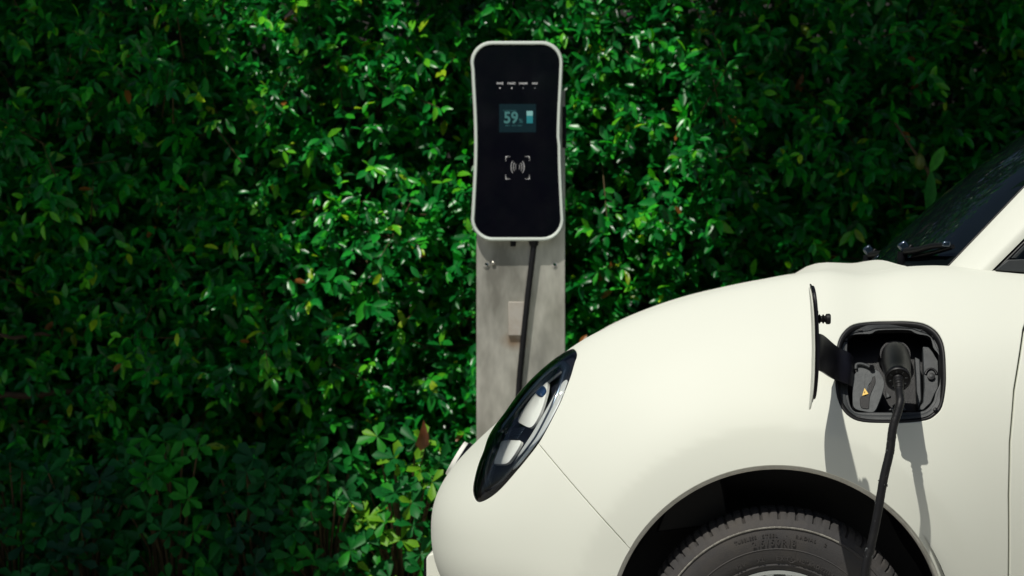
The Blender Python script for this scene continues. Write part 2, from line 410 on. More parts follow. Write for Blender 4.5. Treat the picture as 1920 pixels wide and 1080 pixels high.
# ---- seam lines
HLTOP = ((.425, .805), (.420, .85), (.410, .90), (.392, .942), (.366, .975), (.338, 1.000), (.302, 1.017), (.265, 1.014), (.240, 1.003))
HLR = [(1077, 680), (1070, 704), (1061, 728), (1051, 753), (1036, 783), (1023, 808), (1009, 832), (994, 852), (977, 873), (959, 894), (942, 913), (924, 929), (907, 939), (896, 941), (889, 933), (886, 917), (889, 896), (895, 873), (905, 848)]
H = [at_px(*p) for p in HLR]
_e = P(*H[-1]); _b = P(*H[0]); print('HL left', [float(q) for q in _e], 'right', [float(q) for q in _b])
H += [at_yz(y, z) for y, z in HLTOP]
H = crom(H, 5, True)
def seg(pts, w): return [(a[0], a[1], w) for a in pts]
def near_i(poly, pt): return int(np.argmin(((poly - np.array(pt)) ** 2 * [1, KT * KT]).sum(1)))
iA = near_i(H, at_px(1009, 832)); iB = near_i(H, at_yz(.345, .985))
def chain(poly, i, j):   # forward from i to j
    n = len(poly); out = []; k = i
    while True:
        out.append(poly[k % n]);
        if k % n == j: break
        k += 1
    return out
ACX, ACZ, AR = .5814, .395, .3755
arch_xz = [(ACX - AR, .24), (ACX - AR, .32)] + [(ACX - AR * math.cos(a), ACZ + AR * math.sin(a)) for a in np.linspace(0, math.pi, 60)] + [(ACX + AR, .32), (ACX + AR, .24)]
arch = [at_xz(*p) for p in arch_xz]
gap1 = [at_px(1009 + 175 * k / 12, 832 + 200 * k / 12 + 3.0 * math.sin(math.pi * k / 12)) for k in range(12)]
i1 = min(range(len(arch)), key=lambda i: (proj(*P(*arch[i]))[0] - 1184) ** 2 + (proj(*P(*arch[i]))[1] - 1032) ** 2)
shut_xy = [(.90, .375), (.80, .375), (.60, .375), (.42, .38), (.28, .385), (.18, .40), (.11, .425), (.05, .455), (-.01, .49), (-.065, .54), (-.105, .63), (-.13, .75)]
shut = [tuple(p) for p in crom([at_xy(*p) for p in shut_xy], 4)]
uf = np.interp(-.142, *(lambda u: (P(u, u * 0 + math.pi / 2)[0], u))(np.linspace(UPOLE + .001, -.2, 400)))
shut.append((uf, math.pi / 2))
Tb = at_xy(1.2, .315)[1]
door = [at_px(*p) for p in ((1956, 520), (1937, 566), (1919, 618), (1902, 731), (1894, 830), (1892, 930), (1892, 1080))]
ud = door[-1][0]
def bot(u): return float(-np.arcsin(np.clip((.325 / (.66 * 1.0)) ** (RB / 2), 0, 1)))
hood_poly = seg(shut, .0012) + [(shut[0][0] - .045, math.pi / 2, -1)]
hood_poly = seg(shut[:-1], .0012) + [(uf, math.pi / 2, -1)] + [(shut[0][0] - .05 + .0 * k, math.pi / 2, -1) for k in range(1)]
panel("hood", panel_data(hood_poly), M['paint'], 'join')
top_seam = [H[iB], min(shut, key=lambda s: (s[0] - H[iB][0]) ** 2 + (s[1] - H[iB][1]) ** 2)]
j1 = shut.index(top_seam[1])
# front bumper
bp = seg(gap1, .0006) + seg([arch[i] for i in range(i1, -1, -1)], .0) + [(arch[0][0] - .02, -1.15, 0), (-.45, -1.35, 0), (-.7, -1.45, 0), (UPOLE, -1.5, -1), (UPOLE, math.pi / 2, -1)] + seg(shut[j1:][::-1], .0012) + seg([H[k] for k in range(iB, iB - len(H), -1)][:((iB - iA) % len(H)) + 1], .0)
panel("front_bumper", panel_data(bp, r=.0014), M['paint'], 'join')
# fender, with the port opening
PORT = [(1673,602),(1700,602),(1731,606),(1753,618),(1766,636),(1772,660),(1774,700),(1773,730),(1767,762),(1755,778),(1737,788),(1700,792),(1660,793),(1618,791),(1594,782),(1577,763),(1568,735),(1566,700),(1567,670),(1572,640),(1583,621),(1601,608),(1635,603)]
PORTUT = [at_px(*p) for p in crom(PORT, 3, True)]
bu = bot(.5)
shut_r = seg(shut[:j1 + 1], .0012)
upper = [at_xy(.965, .368), at_xy(1.01, .345), at_xy(1.07, .322), (at_xy(1.2, .315)[0], Tb)]
fp = seg([gap1[k] for k in range(len(gap1))], .0006) + seg(arch[i1:], .0) + [(arch[-1][0] + .02, bu, 0), (ud, bu, .0022)] + seg(door[::-1], .0022) + [(door[0][0] + .004, Tb, .002)] + seg(upper[::-1][1:], .0) + shut_r + seg(chain(H, iB, iA) if False else [H[k % len(H)] for k in range(iB, iB + ((iA - iB) % len(H)) + 1)], .0)
panel("fender", panel_data(fp, [seg(PORTUT, 0)], r=.0022, depth=.03), M['paint'], 'near')
V_, F_, N_ = panel_data(fp, r=.0022, depth=.03)
link("fender", mesh("fender", V_ * [1, -1, 1] + [0, 1.8, 0], [tuple(f[::-1]) for f in F_], None, N_ * [1, -1, 1]), M['paint'], car)
# rolled arch lip
def arch_lip(cx_, off):
    V = []; Fc = []; NN = []; prof = ((0.0, .0035), (-.004, .0045), (-.0085, .009), (-.0095, .018), (-.009, .045))
    for (x, z) in arch_xz:
        u, t = at_xz(x, z); y = float(P(u, t)[1])
        cx0, cz0 = ACX, max(z, ACZ) if z < ACZ else ACZ
        d = Vector((x - ACX, 0, 0 if z < ACZ else z - ACZ)).normalized()
        for (dr, dy) in prof: V.append(Vector((x, y + dy, z)) + d * dr + Vector((off, 0, 0)))
    n = len(prof)
    for i in range(len(arch_xz) - 1):
        for k in range(n - 1): Fc.append((i * n + k, i * n + k + 1, (i + 1) * n + k + 1, (i + 1) * n + k))
    return V, Fc
Vl, Fl = arch_lip(0, 0)
M['lip'] = pmat("shaded_arch_edge_paint", (.52, .51, .45), .5, noise=(30, .6, (.30, .28, .24)))  # body paint darkened: shade on the rolled lip put into its colour
link("arch_lip", mesh("arch_lip", Vl, Fl, 60), M['lip'], car)
link("arch_lip", mesh("arch_lip", [(v[0], 1.8 - v[1], v[2]) for v in Vl], [f[::-1] for f in Fl], 60), M['lip'], car)
# door and rear quarter
dl = [(p[0], p[1]) for p in door]; u2 = 1.95
dp = seg(dl, .0022) + [(ud, bu, 0), (u2, bu, .002), (u2 + .0, 0, .002), (u2 + .06, Tb, .002), (door[0][0] + .004, Tb, .002)]
panel("door", panel_data(dp, r=.0022), M['paint'], 'pair')
RW = ACX + 2.65
ra = []
for (x, z) in arch_xz:
    T_ = -math.asin(min(1, ((.565 - z) / .66) ** (RB / 2))) if z < .565 else math.asin(min(1, ((z - .565) / .64) ** (RB / 2)))
    ra.append((x + 2.65 - XS, T_))
rp = [(u2 + .003, bu, .002)] + seg(ra, 0) + [(2.95, bu, 0), (3.5, -1.3, 0), (2.84 + .62 * math.pi / 2, -1.5, -1), (2.84 + .62 * math.pi / 2, math.pi / 2, -1), (3.15, math.pi / 2, -1), (3.05, Tb, 0), (u2 + .063, Tb, .002), (u2 + .003, 0, .002)]
panel("rear_quarter_panel", panel_data(rp), M['paint'], 'pair')
box("underbody", (1.9, .9, .32), (3.3, 1.3, .12), M['black'], car)
# lower lip of the nose and plate edge
prism("bumper_lip", [c_at(a, b, .66) for a, b in ((799, 1047), (804, 1040), (812, 1037), (818, 1043), (824, 1058), (832, 1082), (850, 1130), (799, 1130))], (0, .46, 0), M['paint'], car, .006)
prism("number_plate", [c_at(a, b, .66) for a, b in ((794.5, 1050), (799, 1043), (799.5, 1128), (794.5, 1128))], (0, .42, 0), M['black'], car, .001)
bu_, bt_ = at_xz(-.19, .735) if False else (UPOLE, 0)
tb = [c_at(885, 832, .9), c_at(846, 899, .9)]; mid_ = (tb[0] + tb[1]) / 2; al = (tb[0] - tb[1]).normalized(); nb = Vector((-al.z, 0, al.x)); hb = (tb[0] - tb[1]).length / 2
def badge(name, k, d0, d1, mat):
    pts = [mid_ + al * (hb * k * math.cos(a)) + Vector((0, .055 * k * math.sin(a), 0)) + nb * d0 for a in np.linspace(0, 2 * math.pi, 41)[:-1]]
    prism(name, pts, nb * (d1 - d0), mat, bdg, .0015)
bdg = empty("badge", mid_); put_under(bdg, car)
badge("badge_base", 1.0, -.04, .008, M['black_gloss']); badge("badge_face", .92, .0085, .020, M['white_lamp'])

# ---- greenhouse
def grid_surface(name, f, nu, nv, mat, parent, thick=0, mirror=False):
    outs = []
    for s in ((1, -1) if mirror else (1,)):
        V = []; Fc = []
        for i in range(nu + 1):
            for j in range(nv + 1):
                p = f(i / nu, j / nv); V.append((p[0], p[1] if s == 1 else 1.8 - p[1], p[2]))
        for i in range(nu):
            for j in range(nv):
                a = i * (nv + 1) + j; q = (a, a + 1, a + nv + 2, a + nv + 1); Fc.append(q if s == 1 else q[::-1])
        o = link(name, mesh(name, V, Fc, 180), mat, parent); outs.append(o)
        if thick: m = o.modifiers.new("thickness", 'SOLIDIFY'); m.thickness = thick; m.offset = 0
    return outs
def lerp(a, b, t): return tuple(a[k] + (b[k] - a[k]) * t for k in range(len(a)))
A0_ = c_at(1780, 498, .372); A1_ = c_at(1920, 352, .415); A1_ = A0_ + (A1_ - A0_) * ((1.535 - A0_.z) / (A1_.z - A0_.z))
B0_ = c_at(1862, 505, .316); B1_ = c_at(1920, 447, .334); B1_ = B0_ + (B1_ - B0_) * ((1.53 - B0_.z) / (B1_.z - B0_.z))
C0_ = c_at(1650, 480, .9); C1_ = c_at(1920, 255, .9); dC = (C1_ - C0_) / (C1_.z - C0_.z); C0_ = C0_ + dC * (1.195 - C0_.z); C1_ = C0_ + dC * .40
def ws(s, t):   # s: 0 near pillar .. 1 far pillar ; t: 0 base .. 1 roof
    e = 2 * s - 1; b = 1 - abs(e) ** 2.2; E = A0_.lerp(A1_, t); Cc = C0_.lerp(C1_, t); bow = .016 * math.sin(math.pi * t) * b
    return (E.x + (Cc.x - E.x) * b - bow * .7, .9 + e * (.9 - E.y), E.z + (Cc.z - E.z) * b + bow * .7)
grid_surface("windshield", lambda s, t: ws(.006 + s * .988, t), 40, 16, M['glass'], car)
def ap(s, t):   # A pillar: s from glass edge to window edge
    a = A0_.lerp(A1_, t); b = B0_.lerp(B1_, t); p = lerp(a, b, s); k = math.sin(math.pi * s) * .5 + .5 * min(1, 6 * s, 6 * (1 - s))
    return (p[0] - .002 * k, p[1] - .014 * k, p[2] + .004 * k)
grid_surface("a_pillar", lambda s, t: ap(s, -.08 + t * 1.08), 14, 16, M['paint'], car, 0, True)
# pillar rubber edges
for e, nm in ((0.0, "windshield_seal"), (1.0, "window_seal")):
    pts = [Vector(ap(e, t)) for t in np.linspace(.0, 1, 14)]
    off = Vector((-.004, .006, -.004)) if e == 0 else Vector((.007, .008, -.006))
    for s in (1, -1):
        q = [(p.x + off.x, (p.y + off.y) if s == 1 else 1.8 - p.y - off.y, p.z + off.z) for p in pts]
        tube(nm, q, .0065 if e else .0045, M['black'], car, 8)
def roof(s, t):
    x0, y0, z0 = ws(s, 1); return (x0 + t * 2.05, y0 + (.9 - y0) * -.03 * math.sin(math.pi * t), z0 - .10 * t * t + .02 * math.sin(math.pi * t))
grid_surface("roof", roof, 24, 16, M['paint'], car, .01)
def side_glass(s, t):
    a = lerp((B0_.x + .01, .330, 1.200), (3.25, .330, 1.19), s); b = lerp((B1_.x + .01, B1_.y + .012, 1.53), (3.30, .46, 1.46), s); p = lerp(a, b, t)
    return (p[0], p[1] - .012 * math.sin(math.pi * t), p[2])
grid_surface("side_window", side_glass, 16, 8, M['glass'], car, 0, True)
grid_surface("rear_glass", lambda s, t: lerp((3.75, .36 + 1.08 * s, 1.16), (3.43, .45 + .9 * s, 1.46), t), 10, 6, M['glass'], car)
grid_surface("c_pillar", lambda s, t: lerp(lerp((3.25, .285, 1.19), (3.75, .36, 1.16), s), lerp((3.30, .46, 1.46), (3.43, .45, 1.46), s), t), 6, 6, M['paint'], car, 0, True)
grid_surface("parcel_deck", lambda s, t: (3.2 + .7 * t, .27 + 1.26 * s, 1.19 - .06 * t), 6, 6, M['black'], car)
# belt trim and corner window frame
for s in (1, -1):
    fl = lambda v: v if s == 1 else Vector((v.x, 1.8 - v.y, v.z))
    q0, q1, q2, q3 = c_at(1866, 506.5, .308), c_at(1890, 487, .308), c_at(1925, 486, .308), c_at(1925, 511, .308)
    prism("belt_trim", [fl(v) for v in (q0, q1, q2, Vector((2.4, .308, q2.z)), Vector((2.4, .308, q3.z)), q3)], (0, .02 * s, 0), M['grey_plastic'], car, .002)
    w0, w1, w2, w3 = c_at(1897, 484, .310), c_at(1922, 458, .318), c_at(1926, 462, .318), c_at(1905, 484, .310)
    k = 3.2
    prism("window_corner", [fl(v) for v in (w0, w0 + (w1 - w0) * k, w3 + (w2 - w3) * k, w3)], (0, .012 * s, 0), M['grey_plastic'], car, .001)
# cowl with wipers
grid_surface("cowl", lambda s, t: (lambda q: (q[0] - .035 + .06 * t, q[1], 1.190 + .004 * t))(ws(s, 0)), 24, 3, M['black'], car)
grid_surface("dashboard", lambda s, t: (lambda q: (q[0] + (1.75 - q[0]) * t, .30 + 1.2 * s, 1.186 - .03 * t))(ws(s, 0)), 24, 6, M['black'], car)
for wa, wb, y0 in ((1694, 464, .57), (1628, 471, 1.12)):
    c0 = c_at(wa, wb, y0); wp = empty("wiper", (c0.x, c0.y, 1.20)); put_under(wp, car); o = lambda x, y, z: c0 + Vector((x, y, z))
    tube("wiper_post", [o(-.004, .004, -.07), o(-.002, .002, -.01)], [.015, .012], M['black'], wp, 12)
    box("wiper_cap", o(0, 0, .002), (.024, .026, .026), M['bezel'], wp, .005, Matrix.Rotation(R(-35), 3, 'Y'))
    box("wiper_hinge", o(.014, -.006, -.004), (.012, .02, .022), M['black'], wp, .003, Matrix.Rotation(R(35), 3, 'Y'))
    pa = [o(.004, -.005, -.010), o(.026, -.07, -.008), o(.052, -.13, .000), o(.076, -.175, .002)]
    tube("wiper_arm", crom(pa, 5), [.0095 - .0002 * i for i in range(16)], M['rubber'], wp, 10)
    tube("wiper_blade", crom([o(.020, -.02, -.024), o(.06, -.12, -.014), o(.095, -.185, -.002)], 5), .006, M['black'], wp, 8)
    box("wiper_tip", o(.080, -.178, .004), (.020, .02, .015), M['bezel'], wp, .004)
# door mirror, handle (just outside the view)
for s in (1, -1):
    mr = empty("door_mirror", (1.50, .25 if s == 1 else 1.55, 1.22)); put_under(mr, car)
    bm = bmesh.new(); bmesh.ops.create_cube(bm, size=2); bmesh.ops.subdivide_edges(bm, edges=bm.edges[:], cuts=7, use_grid_fill=True)
    for v in bm.verts:
        c = v.co; l = (abs(c.x) ** 3.2 + abs(c.y) ** 3.2 + abs(c.z) ** 3.2) ** (1 / 3.2); v.co = c / l
        v.co.x *= 1 if v.co.x < 0 else .35
    bmesh.ops.scale(bm, vec=(.085, .115, .072), verts=bm.verts)
    bmesh.ops.translate(bm, vec=(1.52, .10 if s == 1 else 1.70, 1.27), verts=bm.verts)
    link("mirror_shell", bm_mesh("mirror_shell", bm, 180), M['paint'], mr)
    tube("mirror_arm", [(1.51, .27 if s == 1 else 1.53, 1.21), (1.515, .15 if s == 1 else 1.65, 1.235)], [.022, .016], M['black'], mr, 10)
    tube("door_handle", [(2.05, -.0 if s == 1 else 1.80, .98), (2.06, -.02 if s == 1 else 1.82, .98), (2.20, -.02 if s == 1 else 1.82, .98), (2.21, .0 if s == 1 else 1.80, .98)], .012, M['paint'], car, 10)

# ---- headlights: polar grids over the lamp outline
Hc = H.mean(0)
def polar(rs, dep, nseg=len(H)):
    V = []; NNs = []
    for r_, d_ in zip(rs, dep):
        ut = Hc + (H - Hc) * r_
        p = np.array(P(ut[:, 0], ut[:, 1])).T; n = N(ut[:, 0], ut[:, 1]).T; V.append(p - n * d_); NNs.append(n)
    return np.array(V)
def polar_faces(nr, n):
    Fc = []
    for i in range(nr - 1):
        for k in range(n): Fc.append((i * n + k, i * n + (k + 1) % n, (i + 1) * n + (k + 1) % n, (i + 1) * n + k))
    return Fc
M['sky_sheen'] = pmat('sky_reflection_satin', (.78, .80, .78), .25, .4)
LENS = bpy.data.materials.new("clear_lens"); LENS.use_nodes = True; nt = LENS.node_tree; nt.nodes.remove(nt.nodes["Principled BSDF"])
tr = nt.nodes.new("ShaderNodeBsdfTransparent"); tr.inputs[0].default_value = (.96, .98, .98, 1); gl = nt.nodes.new("ShaderNodeBsdfGlossy"); gl.inputs["Roughness"].default_value = .015
fr = nt.nodes.new("ShaderNodeFresnel"); fr.inputs[0].default_value = 1.5; mx = nt.nodes.new("ShaderNodeMixShader")
nt.links.new(fr.outputs[0], mx.inputs[0]); nt.links.new(tr.outputs[0], mx.inputs[1]); nt.links.new(gl.outputs[0], mx.inputs[2]); nt.links.new(mx.outputs[0], nt.nodes["Material Output"].inputs[0])
def both(name, V, Fc, mat, hl, smooth=180, thick=0):
    if name in ("lens", "housing", "bezel_ring", "edge_trim"):
        f0 = [Vector(V[i]) for i in Fc[0][:3]]
        nrm_ = (f0[1] - f0[0]).cross(f0[2] - f0[0]); cv = sum((Vector(V[i]) for i in range(0, n, 4)), Vector()) / len(range(0, n, 4))
        w_ = Vector(N(*Hc)); tot = sum(((Vector(V[q[1]]) - Vector(V[q[0]])).cross(Vector(V[q[3]]) - Vector(V[q[0]])).dot(w_) for q in Fc), 0.0)
        if tot < 0: Fc = [q[::-1] for q in Fc]
    for s, root in ((1, hl[0]), (-1, hl[1])):
        v = [tuple(p) if s == 1 else (p[0], 1.8 - p[1], p[2]) for p in V]; f = [tuple(q) if s == 1 else tuple(q[::-1]) for q in Fc]
        o = link(name, mesh(name, v, f, smooth), mat, root)
        if thick: m = o.modifiers.new("thickness", 'SOLIDIFY'); m.thickness = thick; m.offset = 0
cH = Vector([float(q) for q in P(*Hc)])
hl = []
for s in (1, -1):
    e_ = empty("headlight", (cH.x, cH.y if s == 1 else 1.8 - cH.y, cH.z)); put_under(e_, car); hl.append(e_)
n = len(H)
rs = np.array([1.0, .97, .93, .86, .77, .66, .54, .42, .30, .18, .08, .0001]); dp_ = -.022 * (1 - rs ** 2) ** .75 + .0015
V = polar(rs, dp_).reshape(-1, 3); both("lens", V, polar_faces(len(rs), n), LENS, hl)
rs = [1.0, .985, .96, .90, .80, .70, .5, .3, .0001]; dd = [.001, .012, .018, .016, .026, .040, .048, .050, .050]
V = polar(rs, dd).reshape(-1, 3); both("housing", V, polar_faces(len(rs), n), M['bezel_dark'], hl)
rs = [.84, .83, .79, .745, .72, .715]; dd = [.022, .006, .001, .002, .008, .026]
V = polar(rs, dd).reshape(-1, 3); both("bezel_ring", V, polar_faces(len(rs), n), M['bezel'], hl)
rs = [.985, .975, .96, .95]; dd = [.010, .003, .003, .012]
V = polar(rs, dd).reshape(-1, 3); both("edge_trim", V, polar_faces(len(rs), n), M['black_gloss'], hl)
def lamp_plate(name, pix, depth, mat, th=.008):
    uts = [at_px(a, b, depth) for a, b in crom(pix, 4, True)]
    c = np.mean(uts, 0); V = []; n = len(uts)
    for q, d in ((1.0, depth + th), (1.0, depth + .001), (.94, depth - .0005), (.6, depth - .001), (.3, depth - .001), (.001, depth - .001)):
        for u, t in uts:
            uu, tt = c + (np.array((u, t)) - c) * q; p = np.array([float(w) for w in P(uu, tt)]); nn = N(uu, tt); V.append(p - nn * d)
    both(name, V, polar_faces(6, n), mat, hl, 50)
lamp_plate("upper_reflector", [(1024, 704), (1026, 722), (1022, 744), (1012, 775), (996, 800), (978, 795), (970, 786), (984, 762), (1000, 738), (1013, 716)], .020, M['white_lamp'])
lamp_plate("blue_projector", [(1020, 724), (1022, 733), (1015, 743), (1005, 739), (1004, 730), (1011, 724)], .016, M['blue_lens'], .004)
lamp_plate("lower_reflector", [(976, 827), (970, 842), (958, 860), (950, 868), (938, 870), (922, 869), (915, 863), (918, 852), (928, 839), (939, 828), (950, 825), (964, 825)], .020, M['white_lamp'])
lamp_plate("sky_reflection_strip", [(1049, 722), (1063, 712), (1060, 736), (1046, 764), (1030, 794), (1012, 822), (992, 849), (973, 871), (962, 880), (960, 875), (975, 848), (998, 812), (1019, 776), (1036, 746)], .004, M["sky_sheen"], .003)  # pale strip standing in for the sky's reflection on the lens
for k in range(7):   # fine ribs between and under the two reflectors
    y0 = 803 + k * 3.1; a = [(938 + 2 * k * -1, y0 + 4), (960 - k, y0 + 1), (984 - 2 * k, y0)]
    pts = []
    for q in a:
        u, t = at_px(q[0], q[1], .026); p = np.array([float(w) for w in P(u, t)]); pts.append(Vector(p - N(u, t) * .026))
    Vt, Ft = tube_data(crom(pts, 4), .0012, 5); both("rib", Vt, Ft, M['bezel'], hl)

# ---- wheels
def wheel(cx_, near=True, detail=False):
    s = 1 if near else -1; Y = lambda y: y if near else 1.8 - y; cz = .355
    w = empty("wheel", (cx_, Y(.15), cz)); put_under(w, car)
    prof = [(.176, .075), (.184, .064), (.192, .060), (.196, .0615), (.200, .0585), (.214, .0535), (.2285, .0500), (.2295, .0488), (.2310, .0500), (.245, .0470), (.262, .0470), (.2735, .0495), (.275, .0475), (.2800, .0480), (.2815, .0515), (.288, .056), (.2935, .0615), (.2955, .064), (.3035, .074), (.3085, .088), (.3115, .105), (.3125, .125), (.3060, .128), (.306, .136), (.3130, .139), (.3130, .175), (.306, .178), (.306, .186), (.3125, .189), (.309, .220), (.2955, .240), (.26, .253), (.20, .248), (.176, .235)]
    seg_ = 480 if detail else 96; V = []; Fc = []; n_ = len(prof)
    for k in range(seg_):
        a = 2 * math.pi * k / seg_; gr = detail and (k % 10 in (0,)); gs = detail and (k % 10 == 5)
        for r_, y_ in prof:
            rr, yy = r_, y_
            if gr and r_ > .2945: rr -= .007
            if gs and r_ > .300: rr -= .004
            if (k % 10 in (3, 4)) and .285 < r_ < .2950 and detail: yy -= .0012
            V.append((cx_ + rr * math.cos(a), Y(yy), cz + rr * math.sin(a)))
    for k in range(seg_):
        for i in range(n_ - 1):
            q = (k * n_ + i, k * n_ + i + 1, ((k + 1) % seg_) * n_ + i + 1, ((k + 1) % seg_) * n_ + i); Fc.append(q if near else q[::-1])
    ty = link("tyre", mesh("tyre", V, Fc, 32), M['tyre'], w)
    lathe("rim", [(.176, Y(.085)), (.182, Y(.070)), (.180, Y(.066)), (.172, Y(.066)), (.168, Y(.075)), (.160, Y(.10)), (.150, Y(.22)), (.176, Y(.235))], M['rim'], w, (cx_, 0, cz), 'Y', 96)
    lathe("hub", [(0, Y(.085)), (.03, Y(.083)), (.045, Y(.095)), (.05, Y(.16)), (0, Y(.16))], M['rim'], w, (cx_, 0, cz), 'Y', 32)
    for k in range(10):
        a = 2 * math.pi * (k // 2) / 5 + (.13 if k % 2 else -.13) + .3; c, d = math.cos(a), math.sin(a)
        prism("spoke", [(cx_ + .035 * c - .012 * d, Y(.085), cz + .035 * d + .012 * c), (cx_ + .172 * c - .009 * d, Y(.075), cz + .172 * d + .009 * c), (cx_ + .172 * c + .009 * d, Y(.075), cz + .172 * d - .009 * c), (cx_ + .035 * c + .012 * d, Y(.085), cz + .035 * d - .012 * c)], (0, .022 * s, 0), M['rim'], w, .003)
    lathe("brake_disc", [(.05, Y(.17)), (.14, Y(.165)), (.14, Y(.185)), (.05, Y(.185))], M['grey_plastic'], w, (cx_, 0, cz), 'Y', 48)
    return w
M['tyre'] = pmat("tyre_rubber", (.036, .034, .034), .72, noise=(12, .75, (.062, .054, .046)), bump=(300, .3))
M['tyre_mark'] = pmat("tyre_relief", (.030, .027, .026), .6, noise=(60, .5, (.055, .047, .04)))
M['scuff'] = pmat("tyre_scuff", (.24, .23, .20), .85, noise=(90, .8, (.06, .055, .05)))
WXC, WZC = .585, .355
fw = wheel(WXC, True, True); wheel(WXC, False); wheel(WXC + 2.65, True); wheel(WXC + 2.65, False)
def arc_text(s, radius, deg0, size, yface, bold=0, step=1.0, mat='tyre_mark'):
    V = []; Fc = []; a = R(deg0)
    for ch in s:
        if ch == ' ':
            a -= size * .45 * step / radius
            if V: link("tyre_lettering", mesh("tyre_lettering", V, Fc), M[mat], fw); V = []; Fc = []
            continue
        me = text_mesh(ch, size, bold, 'LEFT', .0004)
        xs = [v.co.x for v in me.vertices]; wd = max(xs) - min(xs); x0 = min(xs); k = len(V)
        am = a - wd / 2 / radius
        for v in me.vertices:
            lx, ly = v.co.x - x0 - wd / 2, v.co.y; rr = radius + ly; aa = am - lx / radius
            V.append((WXC + rr * math.cos(aa), yface - .0006 - v.co.z, WZC + rr * math.sin(aa)))
        Fc += [tuple(i + k for i in p.vertices) for p in me.polygons]; a -= (wd + size * .12 * step) / radius
        bpy.data.meshes.remove(me)
    return link("tyre_lettering", mesh("tyre_lettering", V, Fc), M[mat], fw)
arc_text("215/50R18", .2450, 104.0, .0185, .0463, .0003, 1.9)
arc_text("TUBELESS", .2600, 112.2, .0100, .0463, .0002, 1.3); arc_text("STEEL  ·  RADIAL  2", .2600, 98.3, .0105, .0463, .0002, 1.8)
arc_text("92V   XL   EXTRA LOAD", .2075, 117.5, .0125, .0550, .0003, 1.4); arc_text("INSIDE  0215434", .2080, 80.0, .0115, .0550, .0002, 1.6)
# E mark ring and fine radial moulding lines
t_ = [Vector((WXC + .2085 * math.cos(R(82.5)) + .008 * math.cos(q), .0545, WZC + .2085 * math.sin(R(82.5)) + .008 * math.sin(q))) for q in np.linspace(0, 2 * math.pi, 20)]
tube("tyre_lettering", t_, .0008, M['tyre_mark'], fw, 5); arc_text("E", .2080, 83.2, .011, .0550, .0002)
for a_ in (99.5, 80.5):
    tube("moulding_line", [(WXC + r_ * math.cos(R(a_)), y_ + .0002, WZC + r_ * math.sin(R(a_))) for r_, y_ in ((.196, .0610), (.200, .0585), (.214, .0535), (.2285, .0500))], .0006, M['tyre_mark'], fw, 5)
# pale scuffed ridge round the sidewall
pts = [(WXC + .2775 * math.cos(a_), .0470, WZC + .2775 * math.sin(a_)) for a_ in np.linspace(R(20), R(160), 150)]
V = []; Fc = []
for i, a_ in enumerate(np.linspace(R(62), R(165), 220)):
    wd = .0016 + .0010 * random.random() * (1 if i % 7 else .2)
    for rr, yy in ((.2775 - wd, .0476), (.2775 - wd * .6, .0466), (.2775 + wd * .6, .0466), (.2775 + wd, .0476)): V.append((WXC + rr * math.cos(a_), yy, WZC + rr * math.sin(a_)))
for i in range(219):
    for k in range(3): Fc.append((i * 4 + k, i * 4 + k + 1, i * 4 + k + 5, i * 4 + k + 4))
link("scuffed_ridge", mesh("scuffed_ridge", V, Fc, 180), M['scuff'], fw)
# wheel liners
for s in (1, -1):
    V = []; Fc = []; Y = lambda y: y if s == 1 else 1.8 - y
    angs = np.linspace(-.5, math.pi + .5, 50); ys = [.035, .07, .14, .22, .30, .38]
    for i, a_ in enumerate(angs):
        for j, y_ in enumerate(ys):
            r_ = AR + .012 + .010 * math.sin(a_ * 9) * (j > 1) - (.03 if j > 3 else 0)
            V.append((ACX + r_ * math.cos(a_), Y(y_), ACZ + r_ * math.sin(a_)))
    for i in range(len(angs) - 1):
        for j in range(len(ys) - 1): a = i * 6 + j; Fc.append((a, a + 1, a + 7, a + 6))
    for i in range(len(angs) - 1):   # back wall
        k = len(V); V += [(ACX, Y(.38), ACZ)]; Fc.append((i * 6 + 5, (i + 1) * 6 + 5, k))
    link("wheel_liner", mesh("wheel_liner", V, Fc, 50), M['liner'], car)
    # strut mount ribs seen at the left inside the arch
    prism("liner_panel", [(ACX - .27, Y(.20), .60), (ACX - .24, Y(.20), .68), (ACX - .12, Y(.20), .735), (ACX - .10, Y(.20), .62)], (0, .03 * s, 0), M['rubber'], car, .006)

# ---- charge port
pc_ut = at_px(1670, 697); pc = Vector([float(q) for q in P(*pc_ut)]); pn = Vector(N(*pc_ut)).normalized()
port = empty("charge_port", pc); put_under(port, car)
def pl(a, b, depth):      # where the sight line meets the plane parallel to the fender, depth metres inside it
    d = dir_car(((a - 960) / 3870, 1, -(b - 540) / 3870)); o = pc - pn * depth
    return CAMC + d * ((o - CAMC).dot(pn) / d.dot(pn))
def zo(a, b): return (1540 + a / 4.5, 580 + b / 4.5)
OUT = crom(PORT, 3, True); OC = np.array([1670.5, 697.0])
def scaled(k): return [tuple(OC + (p - OC) * k) for p in OUT]
port_v = -pn
surf = lambda p: Vector(pl(p[0], p[1], 0))
